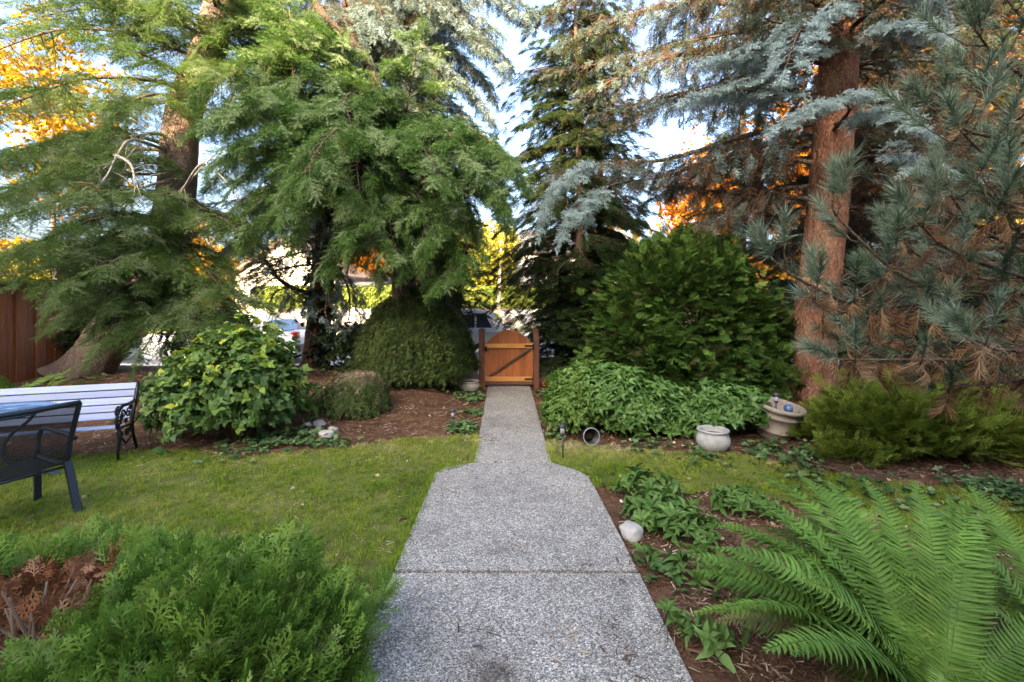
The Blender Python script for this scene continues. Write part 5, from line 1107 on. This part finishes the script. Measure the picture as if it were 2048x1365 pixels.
b = G(708, 842); b[1] += .2; b[2] = float(hgt(b[0], b[1])); lace_maple('laceleaf_maple', b, .47, .60, 1900, LC2, 'small tan topped laceleaf maple mound in the mulch', .35, .5, .95)

# spreading juniper on the right
b = P(1815, 900, 5.45); b[2] = .0
bush('spreading_juniper', b, [((-.45, .15, .10), (.5, .45, .34), 1000), ((.0, 0, .16), (.85, .6, .50), 1500), ((.85, -.1, .12), (.8, .6, .42), 1200), ((-.85, -.3, .0), (.35, .2, .12), 200)], JU, 'spreading low juniper in front of the reddish trunks', 'shrub', M['bark_dark'], (20, (1.0, .5), .4), lump=.3, lo=-.1, sc_=1.2, tint=.55, tj=.28, inner=.6, upb=.3, fs=3.2)
# near cypress shrub, bottom left, with a browned side
b = A([-1.58, 1.95, 0]); t = empty('cypress_shrub', b, 0, 'bright green low cypress shrub with a browned side beside the wide slab', 'shrub'); S = Sprigs()
stems(S, b+A([-.45, -.1, 0]), 30, (.5, .5), .7, .014)
for off, r, n in (((.22, -.02, .15), (.62, .56, .34), 4000), ((-.6, .30, .17), (.75, .34, .28), 2200), ((.38, -.3, .10), (.42, .48, .32), 1700), ((-.05, .15, .22), (.55, .38, .26), 1300)):
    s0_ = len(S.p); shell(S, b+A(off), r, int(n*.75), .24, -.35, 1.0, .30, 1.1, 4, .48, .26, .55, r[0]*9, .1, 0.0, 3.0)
    for i in range(s0_, len(S.p)):   # the browned patch faces the house on the left
        q = S.p[i]-b; dist = math.hypot((q[0]+.58)/.42, (q[1]-.0)/.44)+.25*mnoise.noise(Vector(q*7))
        if dist < 1: S.v[i] = 4+int(rng.integers(2)); S.s[i] *= .8; S.t[i] = rng.random(); S.p[i] = S.p[i]*A([1, 1, .93])
keep = [i for i in range(len(S.p)) if S.v[i] < 4 or rng.random() < .6]
for nm in 'pdustv': setattr(S, nm, [getattr(S, nm)[i] for i in keep])
for k in range(26):
    a = A([b[0]-.85+.6*rng.random(), b[1]-.4+.55*rng.random(), .0]); hk = .28+.2*rng.random(); q1 = a+A([rng.normal()*.06, rng.normal()*.05, hk*.4]); q2 = q1+A([rng.normal()*.08, rng.normal()*.08, hk*.35]); q3 = q2+A([rng.normal()*.1, rng.normal()*.1, hk*.25]); C = smooth_curve(A([a, q1, q2, q3]), .04); S.limbs.tube(C, np.linspace(.008, .002, len(C)), 5)
    for j in range(9): S.add(q3+rng.normal(size=3)*A([.07, .07, .05]), nrm(rng.normal(size=3)+A([0, 0, -.3])), rng.normal(size=3), .6+.6*rng.random(), rng.random(), 4+int(rng.integers(2)))
limbs_obj(S, t, plain('grey_stem', (.13, .085, .055), .9, 0, .2, 8), 'stems'); S.out('foliage', TB_, t)

# dark evergreens closing the street side on the right, and by the fence corner on the left
M['rhodo'] = foliage('rhododendron_leaf', [(0, (.015, .03, .01)), (.6, (.035, .06, .018)), (1, (.06, .09, .025))], .4, .1, .4)
RH = leafset('rhodo', M['rhodo'], n=8, L=.13, W=.045, stem=.1, spread=1.0, rosette=True)
for u, Yd, r, h, lb in ((1600, 9.2, 1.0, 1.9, 'dark rhododendron filling the gap between cypress shrub and reddish trunk'), (1730, 9.6, 1.1, 1.8, 'dark rhododendron behind the slim reddish trunk'), (1880, 8.8, 1.2, 2.0, 'dark rhododendron behind the browned pine needles'), (2040, 8.0, 1.3, 2.2, 'dark rhododendron past the pine by the side boundary'), (1470, 10, .9, 1.6, 'dark rhododendron hidden behind the big cypress shrub'),
                       (150, 9.9, .8, 1.0, 'dark low rhododendron at the foot of the leaning cedar'), (430, 10.4, .9, 1.1, 'dark rhododendron behind the hydrangea bush'), (720, 10.2, .9, .75, 'low dark rhododendron behind the large weeping maple')):
    b = P(u, 700, Yd); b[2] = float(hgt(b[0], b[1])); bush('rhododendron', b, [((0, 0, h*.45), (r, r*.8, h*.6), int(620*r*h**.5))], RH, lb, 'shrub', M['bark_dark'], (12, (r, r), h*.8, .02), lump=.2, lo=-.5, sc_=1.2, tint=.45, inner=.6)

# ferns: every frond a part
M['fern'] = plain('fern_frond', (.10, .19, .03), .5, 0, .5, 5, .2)
M['fern_l'] = plain('light_fern_frond', (.15, .24, .04), .5, 0, .35, 5, .2)
M['fern_y'] = plain('yellowed_fern_frond', (.20, .17, .06), .6, 0, .35, 4, .3)
def fern_mat_trans(m):
    nt = m.node_tree; b = nt.nodes['Principled BSDF']; src = b.inputs['Base Color'].links[0].from_socket
    tr = N(nt, 'ShaderNodeBsdfTranslucent'); mx = N(nt, 'ShaderNodeMixShader'); mx.inputs[0].default_value = .25
    nt.links.new(src, tr.inputs[0]); nt.links.new(b.outputs[0], mx.inputs[1]); nt.links.new(tr.outputs[0], mx.inputs[2]); nt.links.new(mx.outputs[0], nt.nodes['Material Output'].inputs['Surface'])
for k in ('fern', 'fern_l', 'fern_y'): fern_mat_trans(M[k])
def frond_mesh(mat, L=1.0, bend=1.0, e0=1.2, npair=44, pw=.115, twist=0.0):
    # rachis rises at e0 and bends over; pinnae in pairs
    lift = rng.normal()*.15; lat = rng.normal()*.5; T = TP(); n = 60; p = A([0., 0, 0]); el = e0; R = [p.copy()]; E = [el]
    for k in range(n):
        p = p+A([math.cos(el), lat*(k/n)**2*.35, math.sin(el)])*L/n; el -= bend/n*(1+.6*k/n); R.append(p.copy()); E.append(el)
    R = A(R); E = A(E)
    for k in range(0, n, 6): T.stem(R[k], R[min(n, k+6)], .0035*(1-.8*k/n)+.0008)
    for k in range(npair):
        f = .10+.895*k/npair; i = f*n; i0 = int(i); q = R[i0]+(R[min(n, i0+1)]-R[i0])*(i-i0); e = E[i0]
        t = A([math.cos(e), 0, math.sin(e)]); u = A([-math.sin(e), 0, math.cos(e)])
        l = pw*L*min(1, (f/.16)**.6)*(1-((f-.3)/.72)**2 if f > .3 else 1)*(.93+.14*rng.random())
        l = max(l, .006*L)
        for s in (-1, 1):
            d = nrm(A([0, s*1., 0])+t*(.28+.3*f)+u*(.12+lift+rng.normal()*.14)); w = .80*L*.9/npair*(.85+.3*rng.random()); sd = t
            a = q+d*.002; m1 = q+d*l*.30; m2 = q+d*l*.68-u*.02*l; tip = q+d*l+t*.10*l-u*.10*l
            up_ = u*w*.22
            v = [a-sd*w*.35, a+sd*w*.62, m1-sd*w*.46+up_, m1+sd*w*.46+up_, m1-u*w*.12, m2-sd*w*.33+up_*.7, m2+sd*w*.33+up_*.7, m2-u*w*.1, tip]
            T.mesh(v, [(0, 4, 2), (0, 1, 4), (1, 3, 4), (2, 4, 7), (2, 7, 5), (4, 3, 6), (4, 6, 7), (5, 7, 8), (7, 6, 8)])
    return trimesh('frond', np.concatenate(T.v), np.concatenate(T.t), mat)
FM = {}
for mk in ('fern', 'fern_l', 'fern_y'): FM[mk] = [frond_mesh(M[mk], 1.0, bd, e, 46) for bd, e in ((.75, 1.25), (1.15, 1.2), (1.5, 1.1), (.95, .95), (1.3, .75), (1.0, 1.3), (.85, 1.05))]
def fern(base, fronds, label):
    t = empty('sword_fern', base, 0, label, 'fern')
    for az, L, kind, mk, roll in fronds:
        o = bpy.data.objects.new('frond', FM[mk][kind]); COL.objects.link(o); o.parent = t
        o.location = (.04*math.cos(az), .04*math.sin(az), 0); o.rotation_euler = (roll, 0, az); o.scale = (L, L, L)
    return t
fr = []
R_ = math.radians
for az, L, k, mk in ((97, 1.16, 0, 'fern'), (84, 1.14, 0, 'fern'), (112, 1.22, 0, 'fern'), (121, 1.2, 1, 'fern'), (128, 1.16, 1, 'fern'), (137, 1.24, 1, 'fern'), (146, 1.12, 1, 'fern'), (153, 1.2, 3, 'fern'), (160, 1.05, 2, 'fern_y'), (166, 1.12, 3, 'fern'), (175, 1.05, 4, 'fern'), (186, 1.0, 2, 'fern_l'), (192, 1.1, 4, 'fern'), (70, 1.1, 0, 'fern'), (60, 1.0, 1, 'fern'), (45, 1.1, 3, 'fern'), (30, 1.0, 1, 'fern'), (100, .95, 1, 'fern'), (115, .85, 0, 'fern_l'), (134, .92, 0, 'fern'), (90, .9, 3, 'fern'), (75, .9, 4, 'fern'), (150, .8, 0, 'fern_l'), (172, .85, 0, 'fern_l'), (205, .9, 1, 'fern_l'), (225, .9, 2, 'fern_l'), (10, 1.0, 2, 'fern'), (340, .9, 2, 'fern'), (300, .8, 2, 'fern'), (108, 1.05, 3, 'fern'), (142, 1.0, 4, 'fern'), (125, 1.0, 4, 'fern'), (118, 1.1, 1, 'fern'), (104, 1.12, 1, 'fern'), (132, 1.05, 3, 'fern'), (158, 1.1, 1, 'fern'), (168, .95, 3, 'fern'), (180, 1.15, 3, 'fern_l'), (92, 1.02, 1, 'fern'), (78, 1.05, 1, 'fern'), (66, .95, 3, 'fern'), (149, 1.2, 0, 'fern'), (72, 1.2, 0, 'fern'), (62, 1.18, 0, 'fern'), (50, 1.12, 0, 'fern'), (56, 1.0, 5, 'fern_l'), (40, 1.1, 5, 'fern'), (68, 1.0, 1, 'fern'), (85, 1.15, 5, 'fern'), (110, .9, 5, 'fern_l'), (196, 1.25, 4, 'fern'), (189, 1.22, 6, 'fern'), (203, 1.1, 6, 'fern'), (163, 1.2, 6, 'fern'), (128, .8, 2, 'fern_y'), (58, .8, 2, 'fern_y'), (35, 1.15, 0, 'fern'), (46, 1.2, 5, 'fern'), (24, 1.1, 5, 'fern'), (15, 1.0, 1, 'fern'), (75, 1.18, 0, 'fern')):
    fr.append((R_(az+rng.normal()*3), L*1.0*(.90+.16*rng.random()), k if rng.random() < .6 else (5 if k in (0, 1) else 6), mk, rng.normal()*.22))
fern((2.62, 2.1, .02), [(R_(20*k+10*rng.random()), .95*(.85+.25*rng.random()), int(rng.integers(7)), ('fern', 'fern', 'fern_l')[k % 3], rng.normal()*.2) for k in range(24)], 'second sword fern merging with the large one at the bed edge')
fern((1.80, 1.92, .02), fr, 'large sword fern with many long fronds at the corner of the walk')
def small_fern(base, n, L, label, az0=0, span=360, mk=('fern', 'fern_l')):
    fern(base, [(R_(az0+span*(k+.4*rng.random())/n), L*(.75+.45*rng.random()), int(rng.integers(5)), mk[int(rng.integers(len(mk)))], rng.normal()*.12) for k in range(n)], label)
b = P(608, 790, 7.0); b[2] = .1; small_fern(b, 22, .72, 'sword fern arching out below the ivy trunk')
b = P(50, 800, 6.9); b[2] = .06; small_fern(b, 26, 1.15, 'pale sword fern behind the white bench', mk=('fern_l',))
b = P(-30, 800, 6.3); b[2] = .06; small_fern(b, 20, 1.05, 'sword fern half hidden by the bench back', mk=('fern_l',))
b = P(1610, 850, 6.2); b[2] = .0; small_fern(b, 12, .38, 'little fern between the tan pot and the reddish trunk', mk=('fern',))
b = P(1480, 1210, 2.75); b[2] = 0; small_fern(b, 12, .42, 'young fern in dark soil beside the broken stone')

# leafy clumps in the near bed
M['clump'] = foliage('clump_leaf', [(0, (.06, .13, .025)), (.5, (.11, .20, .045)), (1, (.18, .29, .08))], .45, .25, .4)
CL = leafset('clump', M['clump'], n=5, L=.115, W=.042, stem=.015, spread=.75, rosette=True, fold=.35, curl=.35, wide=.55)
for u, v, r, h, n, lb in ((1300, 1000, .24, .16, 60, 'leafy green clump at the lawn side of the near bed'), (1325, 1050, .26, .15, 75, 'wider leafy clump above the broken white stone'), (1375, 1085, .20, .12, 40, 'leafy clump brushing the fern tips'), (1478, 1022, .23, .12, 45, 'rosette of long leaves in open soil'), (1545, 1045, .08, .08, 8, 'tiny seedling tuft near the fern tips'),
                         (1940, 1090, .2, .12, 34, 'dark leafy clump behind the tall fronds'), (1400, 1150, .22, .07, 26, 'low sprawling clump under the fern'), (1340, 1270, .08, .10, 8, 'lone seedling in soil by the nearest slab'), (1420, 1300, .12, .07, 12, 'seedlings below the fern beside the nearest slab'), (1290, 1130, .06, .04, 5, 'small weed at the slab edge')):
    b = G(u, v); bush('leafy_clump', b, [((0, 0, h*.3), (r*.9, r*.72, h), int(n*.7))], CL, lb, 'plant', M['bark_dark'], (3, (r*.4, r*.4), h*.5, .003), lump=.2, lo=0, sc_=.95, tint=.5, inner=.6, upb=.7)
b = G(1745, 1062); M['dry'] = foliage('dry_grass', [(0, (.28, .20, .11)), (1, (.5, .38, .24))], .7, .2)
DG = [t_grass('dry_blade', M['dry'], 22, .16, .003, .03)]; t = empty('dry_grass_tuft', b, 0, 'tuft of dry straw grass behind the fern', 'plant'); S = Sprigs()
for k in range(6): S.add(b+A([rng.normal()*.04, rng.normal()*.04, 0]), (1, 0, 0), A([0, 0, 1.])+rng.normal(size=3)*.2, 1, rng.random(), 0)
S.out('blades', DG, t)

# ground cover and litter
M['cover'] = foliage('ground_cover_leaf', [(0, (.04, .09, .025)), (.6, (.09, .16, .045)), (1, (.20, .27, .12))], .45, .2, .4)
GC = leafset('cover', M['cover'], n=5, L=.045, W=.034, stem=.025, spread=.9, rosette=True, wide=.4)
pts = []
for u, v, r, n in ((945, 800, .22, 90), (955, 830, .16, 60), (935, 860, .22, 90), (930, 785, .25, 80), (580, 880, .35, 130), (500, 895, .4, 90), (660, 890, .2, 40), (690, 742, .5, 120), (760, 752, .6, 140), (860, 760, .5, 120), (930, 770, .3, 60), (1290, 895, .3, 40), (1530, 905, .3, 60), (1600, 930, .3, 40), (1990, 985, .28, 120), (2030, 1000, .25, 90), (1085, 790, .2, 50), (1095, 840, .12, 30), (1110, 880, .1, 20), (1620, 905, .3, 60), (1330, 1160, .2, 25), (1780, 850, .5, 100), (1900, 870, .5, 100), (130, 770, .6, 40), (1400, 915, .25, 30), (1700, 985, .4, 50), (1850, 1010, .4, 40)):
    q = G(u, v) if v > 780 else G(u, v, .25)
    for k in range(n): pts.append((q[0]+rng.normal()*r*.6, q[1]+rng.normal()*r*.7))
pts = A(pts); pts = pts[~on_path(pts[:, 0], pts[:, 1], .02)]; n = len(pts)
o = scatter('ground_cover', np.c_[pts, hgt(pts[:, 0], pts[:, 1])+.005], np.tile((0, 0, 1.), (n, 1))+rng.normal(size=(n, 3))*.25, np.tile((1., 0, 0), (n, 1))+rng.normal(size=(n, 3))*.3, .8+.6*rng.random(n), rng.random(n), rng.integers(0, 3, n), GC)
tag(o, 'small leaved ground cover creeping along the bed edges', 'ground cover', kind='stuff')
M['litter'] = foliage('bark_litter', [(0, (.055, .03, .018)), (.45, (.15, .08, .046)), (.8, (.27, .16, .10)), (1, (.50, .40, .28))], .9, 0)
LT = [t_litter('litter_bits', M['litter'], 12, .04, .0035, .06), t_litter('litter_bits', M['litter'], 9, .06, .0022, .08)]
n = 26000; x = rng.uniform(-8.5, 8, n); y = 2.0+8.0*rng.random(n)**1.1; k = (~on_path(x, y, .03) | (on_path(x, y, -.03) & (rng.random(n) < .010))) & ~(lawn_mask(x, y) & (rng.random(n) < .93)) & (np.abs(x) < y*1.2+.5); x, y = x[k], y[k]; n = len(x)
o = scatter('needle_litter', np.c_[x, y, hgt(x, y)+.004+.021*on_path(x, y)], np.c_[np.cos(x*97), np.sin(x*97), 0*x], np.tile((0, 0, 1.), (n, 1)), .7+.7*rng.random(n), rng.random(n)**1.3, rng.integers(0, 2, n), LT)
tag(o, 'fallen conifer needles and bark bits over the mulch', 'litter', kind='stuff')
M['fallen'] = foliage('fallen_leaf', [(0, (.30, .20, .10)), (.5, (.50, .40, .22)), (1, (.65, .58, .45))], .7, .1)
FA = leafset('fallen', M['fallen'], n=1, L=.05, W=.035, stem=.004, spread=.6)
n = 230; x = rng.uniform(-5.5, 5.5, n); y = 2.6+5.5*rng.random(n); k = ~on_path(x, y, .0) | (rng.random(n) < .03); x, y = x[k], y[k]; n = len(x)
o = scatter('fallen_leaves', np.c_[x, y, hgt(x, y)+.03], np.c_[np.cos(x*97), np.sin(x*97), rng.normal(size=n)*.2], np.tile((0, 0, 1.), (n, 1))+rng.normal(size=(n, 3))*.3, .6+.5*rng.random(n), rng.random(n), 0*rng.integers(0, 2, n), FA)
tag(o, 'pale fallen leaves scattered over lawn and mulch', 'leaves', kind='stuff')
